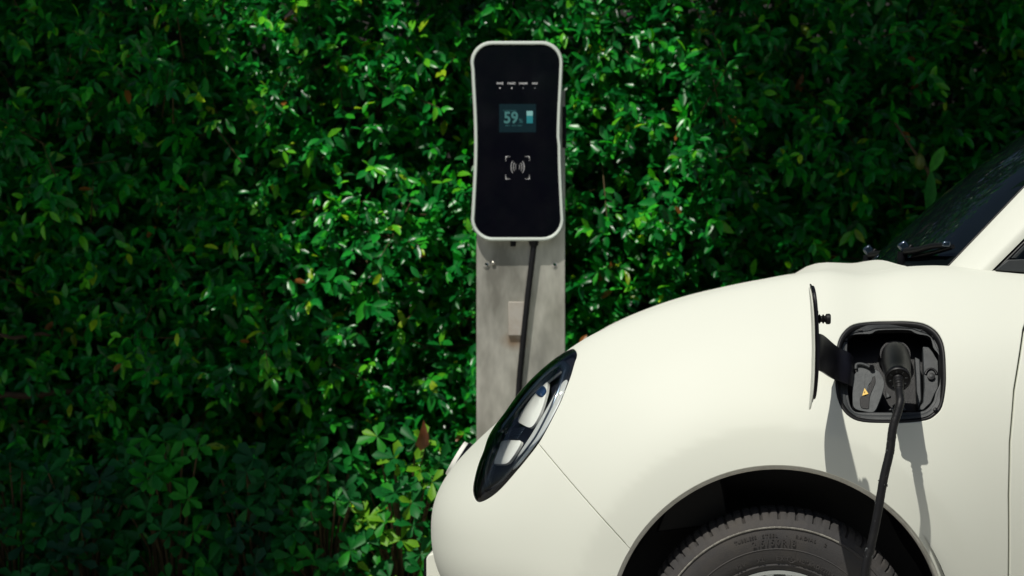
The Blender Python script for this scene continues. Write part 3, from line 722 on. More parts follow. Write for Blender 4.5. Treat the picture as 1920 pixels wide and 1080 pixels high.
# gasket ring follows the fender surface
def on_body(a, b, depth):
    u, t = at_px(a, b); q = Vector([float(w) for w in P(u, t)]); return q - Vector(N(u, t)) * depth
gk = [[on_body(*p, d) for p in (OUT if k == 1 else scaled(k))] for k, d in ((.998, .002), (.985, .0005), (.955, .001), (.925, .006), (.915, .016), (.90, .026))]
V = [p for ring in gk for p in ring]; link("gasket_ring", mesh("gasket_ring", V, polar_faces(len(gk), len(OUT)), 60), M['rubber'], port)
INNER = crom([zo(*p) for p in ((222,300),(226,240),(262,218),(330,213),(420,213),(452,192),(490,180),(620,176),(740,180),(775,198),(820,216),(880,222),(918,240),(935,300),(945,335),(985,375),(1000,430),(1002,560),(995,640),(962,700),(945,770),(900,830),(860,856),(780,866),(600,868),(420,868),(310,868),(262,845),(240,790),(228,700),(222,600),(220,450))], 3, True)
def resample(poly, n):
    p = np.array(poly); d = np.r_[0, np.cumsum(np.linalg.norm(np.roll(p, -1, 0) - p, axis=1))]; q = np.vstack([p, p[:1]]); s = np.linspace(0, d[-1], n, endpoint=False)
    return np.c_[np.interp(s, d, q[:, 0]), np.interp(s, d, q[:, 1])]
NA = 96
def by_angle(poly, n=NA):
    p = resample(poly, 600); a = np.arctan2(p[:, 1] - OC[1], p[:, 0] - OC[0]); o = np.argsort(a); a = a[o]; p = p[o]; q = np.linspace(-math.pi, math.pi, n, endpoint=False)
    i = np.clip(np.searchsorted(a, q), 0, 599); return p[i]
fo = by_angle(scaled(.935)); fi = by_angle(INNER)
rings = [[pl(*p, .014) for p in fo], [pl(*p, .015) for p in fi * .25 + fo * .75], [pl(*p, .0165) for p in fi * .55 + fo * .45], [pl(*p, .0185) for p in fi * .6 + fo * .4], [pl(*p, .019) for p in fi * .9 + fo * .1], [pl(*p, .024) for p in fi]]
link("flange", mesh("flange", [p for r_ in rings for p in r_], polar_faces(len(rings), NA), 40), M['grey_plastic'], port)
rings = [[pl(*p, .023) for p in fi], [pl(*p, .05) for p in fi], [pl(*p, .085) for p in OC + (fi - OC) * .97]]
bk = [p for r_ in rings for p in r_]; fb = polar_faces(3, NA); fb.append(tuple(range(2 * NA, 3 * NA)))
link("bucket", mesh("bucket", bk, fb, 40), M['black'], port)
for (a, b) in ((330, 172), (858, 172), (313, 908)):   # small slots in the flange
    prism("clip_slot", [pl(*zo(a + i * 18, b + j * 6), .0140) for i, j in ((-1, -1), (1, -1), (1, 1), (-1, 1))], -pn * .004, M['black'], port)
for (a, b) in ((200, 255), (950, 228), (205, 858), (962, 850)):
    c = pl(*zo(a, b), .0145); q = pn.to_track_quat('Z', 'Y').to_matrix()
    Vt, Ft = tube_data([c - pn * .004, c + pn * .003, c + pn * .004], [.005, .005, .003], 12); link("clip", mesh("clip", Vt, Ft, 40), M['black'], port)
def port_part(name, poly, depth, th, mat, bev=.0015, smooth_poly=True):
    pts = [zo(*p) for p in poly]
    if smooth_poly: pts = crom(pts, 3, True)
    return prism(name, [pl(*p, depth) for p in pts], -pn * th, mat, port, bev)
port_part("screw_panel", [(855,312),(905,316),(935,350),(985,430),(990,560),(988,660),(955,720),(925,790),(860,850),(815,852),(830,820),(858,780),(868,650),(862,500)], .040, .03, M['grey_plastic'], .002, False)
port_part("side_rib", [(790,400),(832,420),(838,560),(845,760),(820,830),(806,780),(800,600)], .046, .03, M['grey_plastic'], .002, False)
sc_ = pl(*zo(926, 572), .040)
Vt, Ft = tube_data([sc_ - pn * .002, sc_ + pn * .006, sc_ + pn * .0065], [.0085, .0085, .006], 20); link("screw", mesh("screw", Vt, Ft, 40), M['rubber'], port)
Vt, Ft = tube_data([sc_, sc_ + pn * .0072, sc_ + pn * .0075], [.0038, .0038, .003], 6); link("screw_head", mesh("screw_head", Vt, Ft, 30), M['grey_plastic'], port)
tube("screw_boss", [pl(*zo(926 + 48 * math.cos(a_), 566 - 62 * math.sin(a_)), .040) for a_ in np.linspace(.25, math.pi - .25, 14)], .0035, M['black'], port, 8)
port_part("port_cover", [(300,478),(340,470),(400,478),(440,505),(480,520),(505,555),(528,605),(526,660),(510,720),(480,800),(452,855),(420,868),(350,858),(300,845),(270,815),(264,740),(262,640),(266,570),(292,535),(305,510)], .026, .022, M['grey_rubber'], .004)
port_part("cover_grip", [(448,560),(458,610),(440,660),(415,720),(404,790),(400,835),(365,838),(335,825),(325,780),(332,735),(372,730),(392,700),(400,660),(420,600)], .0245, .004, M['black'], .001)
port_part("cover_rib", [(372,545),(392,540),(430,560),(425,600),(398,640),(385,690),(368,690),(366,620)], .0240, .004, M['grey_rubber'], .001)
port_part("warning_sticker", [(365,664),(397,712),(345,728)], .0225, .0012, M['yellow'], 0, False)
port_part("warning_mark", [(366,684),(372,700),(364,698),(370,714),(358,698),(364,698)], .0220, .0006, M['bark'], 0, False)
tube("cover_strap", [pl(*zo(a, b), .022) for a, b in crom([(292, 505), (295, 470), (330, 462), (380, 475), (425, 500), (440, 515)], 4)], .0042, M['grey_plastic'], port, 8)
Vt, Ft = tube_data([pl(*zo(425, 490), .02), pl(*zo(427, 490), .015)], [.006, .005], 12); link("strap_button", mesh("strap_button", Vt, Ft, 40), M['black'], port)
port_part("port_bracket", [(545, 690), (590, 735), (548, 748)], .05, .01, M['grey_plastic'], .001, False)
port_part("lower_tab", [(565, 850), (600, 826), (700, 826), (720, 852)], .03, .01, M['grey_plastic'], .001, False)
# socket ring behind the plug
sk = pl(1678, 668, .06); Vt, Ft = tube_data([sk - pn * .02, sk + pn * .012], [.036, .034], 28); link("socket", mesh("socket", Vt, Ft, 40), M['black'], port)

# ---- charge flap: a rounded plate standing square to the fender, hinged at its front edge
flap = empty("charge_flap", (.655, -.03, 1.03)); put_under(flap, car)
def flap_pt(s, z, off):   # s: 0 hinge edge .. 1 free edge ; off: towards the back of the car
    y = -.030 - .215 * s; x = .6600 - .0165 * s ; bulge = -.006 * (1 - (2 * s - 1) ** 2) + .012 * ((z - 1.033) / .135) ** 2 * -.6
    return Vector((x + bulge + off, y, z))
def flap_outline(k, n=64, sh=0.0):
    zc = 1.033 + .5 * sh
    out = []
    for i in range(n):
        a = 2 * math.pi * i / n; c, s_ = math.cos(a), math.sin(a); e = 2 / 4.6
        out.append((.5 + sh + .5 * k * math.copysign(abs(c) ** e, c), zc + .128 * k * math.copysign(abs(s_) ** e, s_)))
    return out
def flap_layer(name, off0, off1, k, mat, sh=0.0):
    n = 64; V = []; ks = (1, .995, .7, .4, .001)
    for kk in ks: V += [flap_pt(s, z, off0 + (0.0008 if kk == 1 else 0)) for s, z in flap_outline(kk * k, 64, sh)]
    m0 = len(V)
    for kk in ks: V += [flap_pt(s, z, off1 - (0.0008 if kk == 1 else 0)) for s, z in flap_outline(kk * k, 64, sh)]
    Fc = polar_faces(5, n) + [tuple(q + m0 for q in f[::-1]) for f in polar_faces(5, n)] + [(i, m0 + i, m0 + (i + 1) % n, (i + 1) % n) for i in range(n)]
    me = mesh(name, V, Fc); bm = bmesh.new(); bm.from_mesh(me); return link(name, bm_mesh(name, bm, 40), mat, flap)
flap_layer("flap_skin", -.0015, .0010, 1.0, M['paint']); flap_layer("flap_edge", .0012, .0038, .975, M['black'], .022); flap_layer("flap_lining", .0040, .0090, .93, M['lining'], .026)
# ribbed rubber stop
prof = [(0, 0), (.0065, 0), (.0065, .003), (.0105, .006), (.0065, .009), (.0065, .0105), (.0105, .0135), (.0065, .0165), (.0070, .0175), (.0110, .020), (.0112, .0265), (.009, .029), (0, .029)]
fs = flap_pt(.78, 1.0955, .0090); lathe("rubber_stop", prof, M['rubber'], flap, fs, 'X', 20, 30)
box("stop_base", fs + Vector((.001, 0, 0)), (.004, .026, .034), M['black'], flap, .001)
# swan-neck hinge arm
def arm_pt(t, z): return None
top = [flap_pt(.30, 1.062, .006), flap_pt(.16, 1.060, .020), pl(1570, 649, -.035), pl(1592, 660, .0), pl(1600, 668, .05)]
btm = [flap_pt(.30, .985, .006), flap_pt(.16, .980, .020), pl(1560, 708, -.035), pl(1592, 722, .0), pl(1602, 728, .05)]
tp = crom(top, 5); bt = crom(btm, 5); bm = bmesh.new(); rows = []
for a, b in zip(tp, bt): rows.append([bm.verts.new(a), bm.verts.new((a * .5 + b * .5) + np.array((.004, -.004, 0))), bm.verts.new(b)])
for i in range(len(rows) - 1):
    for k in range(2): bm.faces.new((rows[i][k], rows[i][k + 1], rows[i + 1][k + 1], rows[i + 1][k]))
ha = link("hinge_arm", bm_mesh("hinge_arm", bm, 60), M['lining'], flap); m = ha.modifiers.new("thickness", 'SOLIDIFY'); m.thickness = .008; bevelled(ha, .002)

car.matrix_basis = W_CAR @ car.matrix_basis   # turn the finished car into its stand

# ================================================================== charging cable and plug
cable = empty("charging_cable", (.72, -.3, GZ)); tag(cable, "black charging cable with plug, running from the wall charger to the car", "cable")
ring_c = Vector(((1684 - 960) / 3870 * 4.413, -.087, 1.16 - (711 - 540) / 3870 * 4.413)); back_c = Vector(((1678 - 960) / 3870 * 4.56, .058, 1.16 - (664 - 540) / 3870 * 4.56))
ax = (ring_c - back_c).normalized(); Lp = (ring_c - back_c).length
hp = [back_c + ax * (Lp * t) for t in (0, .08, .2, .4, .6, .78, .90, .955, .985, 1.0, 1.0)]
tube("plug_body", hp, [.029, .031, .0318, .0315, .030, .0282, .0272, .028, .0268, .0250, .020], M['plug'] if 'plug' in M else M['black'], cable, 32, 40)
q = ax.to_track_quat('Z', 'Y')
def axp(r_, a_, h): return ring_c + q @ Vector((r_ * math.cos(a_), r_ * math.sin(a_), h))
V = []; Fc = []
for (r_, h) in ((.0265, -.001), (.0272, .003), (.0255, .005), (.0225, .003), (.0215, -.002), (.012, -.003), (.011, .004)):
    V += [axp(r_, 2 * math.pi * k / 40, h) for k in range(40)]
link("plug_collar", mesh("plug_collar", V, polar_faces(7, 40), 35), M['rubber'], cable)
for k in range(8):
    a_ = 2 * math.pi * k / 8 + .2; c = axp(.0175, a_, -.001)
    rd = (axp(.02, a_, 0) - axp(.015, a_, 0)).normalized(); tn = ax.cross(rd)
    prism("collar_slot", [c + rd * .0032 + tn * .0015, c - rd * .0032 + tn * .0012, c - rd * .0032 - tn * .0012, c + rd * .0032 - tn * .0015], ax * .0025, M['grey_plastic'], cable, .0004)
dwn = Vector((0, -.55, -.83)).normalized()
rel = [ring_c - ax * .003, ring_c + ax * .006, ring_c + ax * .014 + Vector((0, 0, -.002)), ring_c + ax * .021 + Vector((.001, 0, -.006)), ring_c + ax * .027 + Vector((.001, 0, -.013))]
rp_ = crom(rel, 6); rr = [(.0125 - .00012 * i) * (1 if i % 4 < 2 else .84) for i in range(len(rp_))]
tube("strain_relief", rp_, rr, M['rubber'], cable, 20, 30)
def cpt(a, b, y): d = y + 4.5; return Vector(((a - 960) / 3870 * d, y, 1.16 - (b - 540) / 3870 * d))
cab = [rel[-2], rel[-1]] + [cpt(*p) for p in ((1688, 752, -.140), (1682, 776, -.148), (1674, 803, -.153), (1668, 849, -.158), (1657, 897, -.162), (1645, 965, -.165), (1633, 1024, -.167), (1621, 1077, -.170))]
cab += [Vector(p) for p in ((.715, -.18, .36), (.64, -.22, .17), (.52, -.30, .065), (.30, -.38, GZ + .012), (-.1, -.35, GZ + .012), (-.50, .2, GZ + .012), (-.62, .9, GZ + .012), (-.50, 1.6, GZ + .012), (-.15, 1.93, GZ + .014), (-.02, 1.99, .16), (.008, 2.02, .5))]
cab += [cpt(a, b, y) for a, b, y in ((972, 745, 2.028), (979, 660, 2.026), (988, 570, 2.024), (995, 510, 2.022), (1000, 470, 2.022), (1001, 452, 2.022))]
cp_ = crom(cab, 14); o = tube("cable", cp_, .0094, M['cable'] if 'cable' in M else M['rubber'], cable, 14, 60, .03)
# crumbs of dried dirt clinging to the cable
V = []; Fc = []
for k in range(34):
    i = random.randint(34, 120); p = Vector(cp_[i]); a_ = random.uniform(0, 6.3); r_ = random.uniform(.0012, .003); c = p + Vector((math.cos(a_), math.sin(a_) * .6 - .5, random.uniform(-.4, .4))).normalized() * .0094
    n0 = len(V); V += [c + Vector((random.uniform(-1, 1), random.uniform(-1, 1), random.uniform(-1.6, 1.6))) * r_ for _ in range(6)]; Fc += [(n0, n0 + 1, n0 + 2), (n0, n0 + 2, n0 + 3), (n0 + 3, n0 + 4, n0 + 5), (n0 + 1, n0 + 4, n0 + 5), (n0 + 2, n0 + 5, n0)]
o = link("dried_dirt", mesh("dried_dirt", V, Fc), M['grey_rubber'], cable); tag(o, kind='stuff')
tube("cable_gland", [cpt(1001, 452, 2.022) + Vector((0, 0, .004)), cpt(1001, 461, 2.022)], [.018, .013], M['black'], cable, 16, 40)

# ================================================================== charging station
YF = 2.0; stn = empty("charging_station", (.02, 2.17, GZ)); tag(stn, "black-faced electric car charger in a pale frame on a steel post", "charger")
def sp(a, b, y=YF): d = y + 4.5; return Vector(((a - 960) / 3870 * d, y, 1.16 - (b - 540) / 3870 * d))
def outline(inset):
    # (x half widths vary: wide at both ends, narrow at the waist)
    pts = []; l, r_, t_, b_ = 882 + inset, 1058 - inset, 77 + inset, 452 - inset; cr = 40 - inset * .8; wl_ = 889.5 + inset; wr = 1053.5 - inset
    def side(y): k = (y - 110) / (430 - 110); return math.sin(math.pi * min(max(k, 0), 1)) ** 1.5
    def arc(cx_, cy_, a0, a1): return [(cx_ + cr * math.cos(a), cy_ - cr * math.sin(a)) for a in np.linspace(a0, a1, 9)]
    pts += arc(l + cr, t_ + cr, math.pi, math.pi / 2); pts += arc(r_ - cr - 2, t_ + cr, math.pi / 2, 0)
    pts += [(r_ - 2 * (y < 264) - side(y) * 5.5, y) for y in np.linspace(t_ + cr + 12, b_ - cr - 12, 16)]
    pts += arc(r_ - cr, b_ - cr, 0, -math.pi / 2); pts += arc(l + cr + 1, b_ - cr, -math.pi / 2, -math.pi)
    pts += [(l + 1 + side(y) * 6.0, y) for y in np.linspace(b_ - cr - 12, t_ + cr + 12, 16)]
    return pts
hou = empty("housing", sp(970, 264, 2.06)); put_under(hou, stn)
o0 = outline(0); nO = len(o0)
rings = [(0, .042), (0, .012), (.8, .004), (2.2, .0), (5.2, .0), (6.6, .003), (7.0, .006)]
V = [sp(*p, YF + d) for i_, d in rings for p in outline(i_)]; 
link("casing", mesh("casing", V, polar_faces(len(rings), nO) + [tuple(range(nO))], 50), M['casing'], hou)
ip = outline(6.9); me = mesh("front_panel", [sp(*p, YF + .0045) for p in ip] + [sp(*p, YF + .012) for p in ip], [tuple(range(nO)), tuple(range(2 * nO - 1, nO - 1, -1))] + [(i, nO + i, nO + (i + 1) % nO, (i + 1) % nO) for i in range(nO)])
fpn = link("front_panel", me, M['panel'], hou)
box("side_bracket", sp(1058, 240, 2.07), (.012, .06, .13), M['black'], hou, .003)
def flat_text(name, s, a, b, size, mat, parent, bold=0, y=YF + .004, sx=1, **k):
    me = text_mesh(s, size, bold, **k); c = sp(a, b, y)
    for v in me.vertices: x, z = v.co.x * sx, v.co.y; v.co = (c.x + x, y, c.z + z)
    return link(name, me, mat, parent)
for s, a in (("POWER", 937.5), ("CONNECT", 959), ("CHARGING", 981), ("FAULT", 1003)):
    flat_text("lettering", s, a, 156.5, .0088, M['print'], hou, .0001, sx=.60 if len(s) > 6 else .68); 
for a, mt in ((937.5, 'print'), (959.5, 'print'), (981, 'print_dim'), (1003, 'print_dim')):
    c = sp(a, 165, YF + .0042); Vt, Ft = tube_data([c, c - Vector((0, .0012, 0))], [.0020, .0020], 12); link("indicator_light", mesh("indicator_light", Vt, Ft, 40), M[mt], hou)
SCR = glow("screen_glass", (.010, .050, .064), .14, (.006, .012, .016)); DIG = glow("screen_digits", (.10, .30, .28), .45); DIM = glow("screen_dim_text", (.05, .18, .18), .5); BAR1 = glow("bar_light", (.22, .45, .42), .8); BAR2 = glow("bar_teal", (.02, .22, .24), .7)
def rect(name, x0, y0, x1, y1, y, mat, parent, th=.002):
    return prism(name, [sp(x0, y0, y), sp(x1, y0, y), sp(x1, y1, y), sp(x0, y1, y)], (0, th, 0), mat, parent)
scn = rect("screen", 936, 195, 1005, 248, YF + .0040, SCR, stn, .003)
flat_text("screen_digits", "59", 958, 221.5, .0500, DIG, scn, .0014, YF + .0036, sx=.92)
flat_text("screen_digits", "%", 976.5, 227, .019, DIM, scn, .0002, YF + .0036)
flat_text("screen_text", "CHARGING", 955, 207.5, .0066, DIM, scn, 0, YF + .0036, sx=1.25); flat_text("screen_text", "220 V   16 A  1:20 h", 963, 235.5, .0062, DIM, scn, .0001, YF + .0036, sx=1.05)
rect("battery_bar", 987.5, 208, 999, 217, YF + .0037, BAR1, scn, .0006); rect("battery_bar", 987.5, 217, 999, 231, YF + .0037, BAR2, scn, .0006)
# card reader mark: four corners and six arcs
for cx_, cy_, dx, dy in ((948, 293, 1, 1), (993, 293, -1, 1), (948, 336, 1, -1), (993, 336, -1, -1)):
    t2 = 1.1; L2 = 8.5
    prism("reader_mark", [sp(cx_, cy_, YF + .0042), sp(cx_ + dx * L2, cy_, YF + .0042), sp(cx_ + dx * L2, cy_ + dy * t2, YF + .0042), sp(cx_ + dx * t2, cy_ + dy * t2, YF + .0042), sp(cx_ + dx * t2, cy_ + dy * L2, YF + .0042), sp(cx_, cy_ + dy * L2, YF + .0042)], (0, .0004, 0), M['print'], hou)
for sx_ in (-1, 1):
    for r_, hh, w_ in ((4.2, 5.0, .5), (8.2, 8.0, .6), (12.4, 11.0, .7)):
        a_ = [(970.5 + sx_ * (r_ + w_ * .5 - q * q * hh * .26), 313 + q * hh) for q in np.linspace(-1, 1, 12)]
        bq = [(970.5 + sx_ * (r_ - w_ * .5 - q * q * hh * .26), 313 + q * hh) for q in np.linspace(1, -1, 12)]
        prism("reader_arc", [sp(*p, YF + .0042) for p in a_ + bq], (0, .0004, 0), M['print'], hou)
# steel post: a folded channel
ST = bpy.data.materials.new("brushed_steel"); ST.use_nodes = True; nt = ST.node_tree; b = nt.nodes["Principled BSDF"]; b.inputs["Metallic"].default_value = .55
tc = nt.nodes.new("ShaderNodeTexCoord"); mp = nt.nodes.new("ShaderNodeMapping"); mp.inputs["Scale"].default_value = (7, 1, 3.0); n1 = nt.nodes.new("ShaderNodeTexNoise"); n1.inputs["Scale"].default_value = 1; n1.inputs["Detail"].default_value = 4; n1.inputs["Roughness"].default_value = .6
mp2 = nt.nodes.new("ShaderNodeMapping"); mp2.inputs["Scale"].default_value = (260, 1, 3); n2 = nt.nodes.new("ShaderNodeTexNoise"); n2.inputs["Scale"].default_value = 1; n2.inputs["Detail"].default_value = 3
nt.links.new(tc.outputs["Object"], mp.inputs[0]); nt.links.new(mp.outputs[0], n1.inputs["Vector"]); nt.links.new(tc.outputs["Object"], mp2.inputs[0]); nt.links.new(mp2.outputs[0], n2.inputs["Vector"])
cr = nt.nodes.new("ShaderNodeValToRGB"); cr.color_ramp.elements[0].position = .36; cr.color_ramp.elements[0].color = (.30, .29, .25, 1); cr.color_ramp.elements[1].position = .66; cr.color_ramp.elements[1].color = (.74, .72, .64, 1)
nt.links.new(n1.outputs["Fac"], cr.inputs[0])
# rust stain round the cover plate
vd = nt.nodes.new("ShaderNodeVectorMath"); vd.operation = 'SUBTRACT'; rc = sp(966, 640, 2.045); vd.inputs[1].default_value = rc
vs_ = nt.nodes.new("ShaderNodeVectorMath"); vs_.operation = 'MULTIPLY'; vs_.inputs[1].default_value = (22, 0, 34); ln = nt.nodes.new("ShaderNodeVectorMath"); ln.operation = 'LENGTH'
nt.links.new(tc.outputs["Object"], vd.inputs[0]); nt.links.new(vd.outputs[0], vs_.inputs[0]); nt.links.new(vs_.outputs[0], ln.inputs[0])
ad = nt.nodes.new("ShaderNodeMath"); ad.operation = 'MULTIPLY_ADD'; ad.inputs[1].default_value = 1.6; nt.links.new(n1.outputs["Fac"], ad.inputs[0]); nt.links.new(ln.outputs["Value"], ad.inputs[2])
r2_ = nt.nodes.new("ShaderNodeMapRange"); r2_.inputs[1].default_value = 1.0; r2_.inputs[2].default_value = 2.0; r2_.inputs[3].default_value = .75; r2_.inputs[4].default_value = 0; nt.links.new(ad.outputs[0], r2_.inputs[0])
mxr = nt.nodes.new("ShaderNodeMixRGB"); mxr.inputs[2].default_value = (.30, .17, .08, 1); nt.links.new(r2_.outputs[0], mxr.inputs[0]); nt.links.new(cr.outputs[0], mxr.inputs[1]); nt.links.new(mxr.outputs[0], b.inputs["Base Color"])
mr_ = nt.nodes.new("ShaderNodeMapRange"); mr_.inputs[3].default_value = .22; mr_.inputs[4].default_value = .42; nt.links.new(n1.outputs["Fac"], mr_.inputs[0]); nt.links.new(mr_.outputs[0], b.inputs["Roughness"])
bp_ = nt.nodes.new("ShaderNodeBump"); bp_.inputs["Strength"].default_value = .25; bp_.inputs["Distance"].default_value = .001; nt.links.new(n2.outputs["Fac"], bp_.inputs["Height"]); nt.links.new(bp_.outputs[0], b.inputs["Normal"])
M['plate'] = pmat('dull_plate', (.46, .43, .38), .5, .3, noise=(25, .6, (.34, .27, .20))); yp = 2.045; zt = sp(0, 170, yp).z
xl, xr = sp(893, 0, yp).x, sp(1060, 0, yp).x; th = .0025; dpt = .11; rr_ = .005
cs = [(xl, yp + dpt), (xl, yp + rr_), (xl + rr_ * .3, yp + rr_ * .3), (xl + rr_, yp), (xr - rr_, yp), (xr - rr_ * .3, yp + rr_ * .3), (xr, yp + rr_), (xr, yp + dpt), (xr - th, yp + dpt), (xr - th, yp + rr_), (xr - rr_, yp + th), (xl + rr_, yp + th), (xl + th, yp + rr_), (xl + th, yp + dpt)]
zs = np.linspace(GZ, zt, 24); V = [(x + (.0008 * math.sin(z * 9 + x * 20) if 0 else 0), y + .0012 * math.sin(z * 7.3 + x * 14), z) for z in zs for x, y in cs]; nc = len(cs); Fc = []
for i in range(23):
    for k in range(nc): Fc.append((i * nc + k, i * nc + (k + 1) % nc, (i + 1) * nc + (k + 1) % nc, (i + 1) * nc + k))
Fc += [tuple(range(nc)), tuple(23 * nc + k for k in range(nc))[::-1]]
post = link("post", mesh("post", V, Fc, 40), ST, stn)
box("base_plate", (.02, yp + .06, GZ + .005), (.36, .2, .01), ST, post, .002)
for a, b in ((912, 496), (1040, 497), (925, 494)):
    c = sp(a, b, yp - .001); Vt, Ft = tube_data([c + Vector((0, .002, 0)), c - Vector((0, .005, 0)), c - Vector((0, .0065, 0))], [.0065, .0065, .004], 6 if a != 925 else 12); link("bolt", mesh("bolt", Vt, Ft, 30), M['chrome'] if a != 925 else ST, post)
    if a != 925:
        Vt, Ft = tube_data([c + Vector((0, .002, 0)), c - Vector((0, .001, 0))], [.012, .012], 24); link("washer", mesh("washer", Vt, Ft, 30), ST, post)
o = rect("cover_plate", 953, 566, 985, 629, yp - .014, M["plate"], post, .014); bevelled(o, .0015)
Vt, Ft = tube_data([sp(962, 448, 2.025), sp(962, 462, 2.025)], [.009, .009], 12); link("stub", mesh("stub", Vt, Ft, 30), M['black'], hou)
# ================================================================== foliage
ROWA = np.array([0, .22, .52, .80, 1.0])
def leaves(base, d, up, L, W, curl, col, shape='ellip'):
    """numpy leaf builder: 11 vertices, 12 triangles each"""
    n = len(base); d = d / np.linalg.norm(d, axis=1, keepdims=True)
    s = np.cross(d, up); s /= np.linalg.norm(s, axis=1, keepdims=True) + 1e-9; nn = np.cross(s, d)
    w = {'ellip': [.33, .5, .33], 'obov': [.17, .38, .5]}[shape]
    V = np.zeros((n, 11, 3)); L = L[:, None]; W = W[:, None]; curl = curl[:, None]
    V[:, 0] = base; k = 1
    for i, a in enumerate(ROWA[1:4]):
        mid = base + d * (a * L) - nn * (curl * L * a * a)
        e = w[i] * W
        V[:, k] = mid - s * e + nn * (e * .38); V[:, k + 1] = mid; V[:, k + 2] = mid + s * e + nn * (e * .38); k += 3
    V[:, 10] = base + d * L - nn * (curl * L)
    T = np.array([(0, 2, 1), (0, 3, 2), (1, 2, 5), (1, 5, 4), (2, 3, 6), (2, 6, 5), (4, 5, 8), (4, 8, 7), (5, 6, 9), (5, 9, 8), (7, 8, 10), (8, 9, 10)])
    Fc = (T[None] + (np.arange(n) * 11)[:, None, None]).reshape(-1, 3)
    C = np.repeat(col, 11, axis=0)
    tipd = np.tile(np.array([.85, 1, .95, 1, 1, .9, 1, 1, .95, 1, 1.1]), n)[:, None]
    return V.reshape(-1, 3), Fc, C * tipd
def leaf_mesh(name, V, Fc, C, mat):
    me = bpy.data.meshes.new(name); nv = len(V); nf = len(Fc)
    me.vertices.add(nv); me.vertices.foreach_set("co", V.astype(np.float32).ravel())
    me.loops.add(nf * 3); me.loops.foreach_set("vertex_index", Fc.astype(np.int32).ravel())
    me.polygons.add(nf); me.polygons.foreach_set("loop_start", np.arange(0, nf * 3, 3, dtype=np.int32))
    me.update(calc_edges=True); me.shade_smooth()
    a = me.color_attributes.new("leafcol", 'FLOAT_COLOR', 'POINT'); c4 = np.ones((nv, 4), np.float32); c4[:, :3] = C
    a.data.foreach_set("color", c4.ravel()); me.materials.append(mat); return me
def nrm(v): return v / (np.linalg.norm(v, axis=1, keepdims=True) + 1e-9)
PAL = np.array([(.005, .135, .023), (.008, .200, .026), (.014, .280, .028), (.035, .40, .024), (.13, .52, .02), (.36, .56, .02)])
def sprigs(P0, A, slen, nl, size, rand_w=.15, tint=None, shape='ellip', spread=.9):
    """each sprig: nl leaves around a short stem -> arrays"""
    n = len(P0); A = nrm(A)
    t = np.tile(np.linspace(.12, 1, nl), n) + rng.normal(0, .05, n * nl)
    Pb = np.repeat(P0, nl, 0); Aa = np.repeat(A, nl, 0); sl = np.repeat(slen, nl)
    base = Pb + Aa * (t * sl)[:, None]
    ref = nrm(rng.normal(size=(n, 3))); ref = np.repeat(ref, nl, 0)
    u = nrm(np.cross(Aa, ref)); v = np.cross(Aa, u)
    ang = np.tile(np.arange(nl) * 2.4, n) + rng.normal(0, .35, n * nl) + np.repeat(rng.uniform(0, 6.3, n), nl)
    rad = u * np.cos(ang)[:, None] + v * np.sin(ang)[:, None]
    d = rad * (spread * (1.15 - .55 * t))[:, None] + Aa * (.35 + .55 * t)[:, None] + np.array([0, -.05, -.25]) + rng.normal(0, .15, (n * nl, 3))
    up = Aa * .9 + np.array([-.25, -.5, .85]) + rng.normal(0, .3, (n * nl, 3))
    L = np.repeat(size, nl) * rng.uniform(.7, 1.15, n * nl) * (1.05 - .25 * t)
    W = L * rng.uniform(.36, .46, n * nl)
    ci = rng.choice(6, n * nl, p=[.29, .33, .24, .10, .032, .008])
    young = (np.repeat(rng.random(n), nl) < .16) & (t > .6); ci = np.where(young, rng.choice([3, 4, 5], n * nl, p=[.5, .4, .1]), ci)
    col = PAL[ci] * np.repeat(rng.uniform(.75, 1.25, n), nl)[:, None] * rng.uniform(.8, 1.2, (n * nl, 1))
    o = rng.random(n * nl) < .003; col[o] = np.array([.38, .14, .03])
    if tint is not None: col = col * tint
    return base, d, up, L, W, rng.uniform(-.05, .35, n * nl), col
def clump(x, z):   # slow bumps of the hedge face
    return .16 * np.sin(x * 3.1 + 1.3 * np.sin(z * 2.3)) * np.sin(z * 3.7 + 1.1 + .8 * np.sin(x * 1.9)) + .07 * np.sin(x * 9.3 + z * 4.1) * np.sin(z * 8.7 - x * 2.2) + .05 * np.sin(x * 17 + 3 * np.sin(z * 11))

hedge = empty("hedge", (0, 3.0, GZ)); tag(hedge, "tall dense green hedge of small glossy leaves filling the background", "hedge")
ns = 8000
hx = rng.uniform(-3.3, 3.4, ns); hz = rng.uniform(.1, 2.95, ns)
dep = rng.random(ns) ** 1.5
hy = 2.74 - clump(hx, hz) + dep * .42
A = np.c_[rng.normal(0, .45, ns), -1 + .35 * rng.random(ns), rng.normal(.15, .5, ns)]
b_, d_, u_, L_, W_, c_, col_ = sprigs(np.c_[hx, hy, hz], A, rng.uniform(.10, .20, ns), 8, rng.uniform(.052, .078, ns))
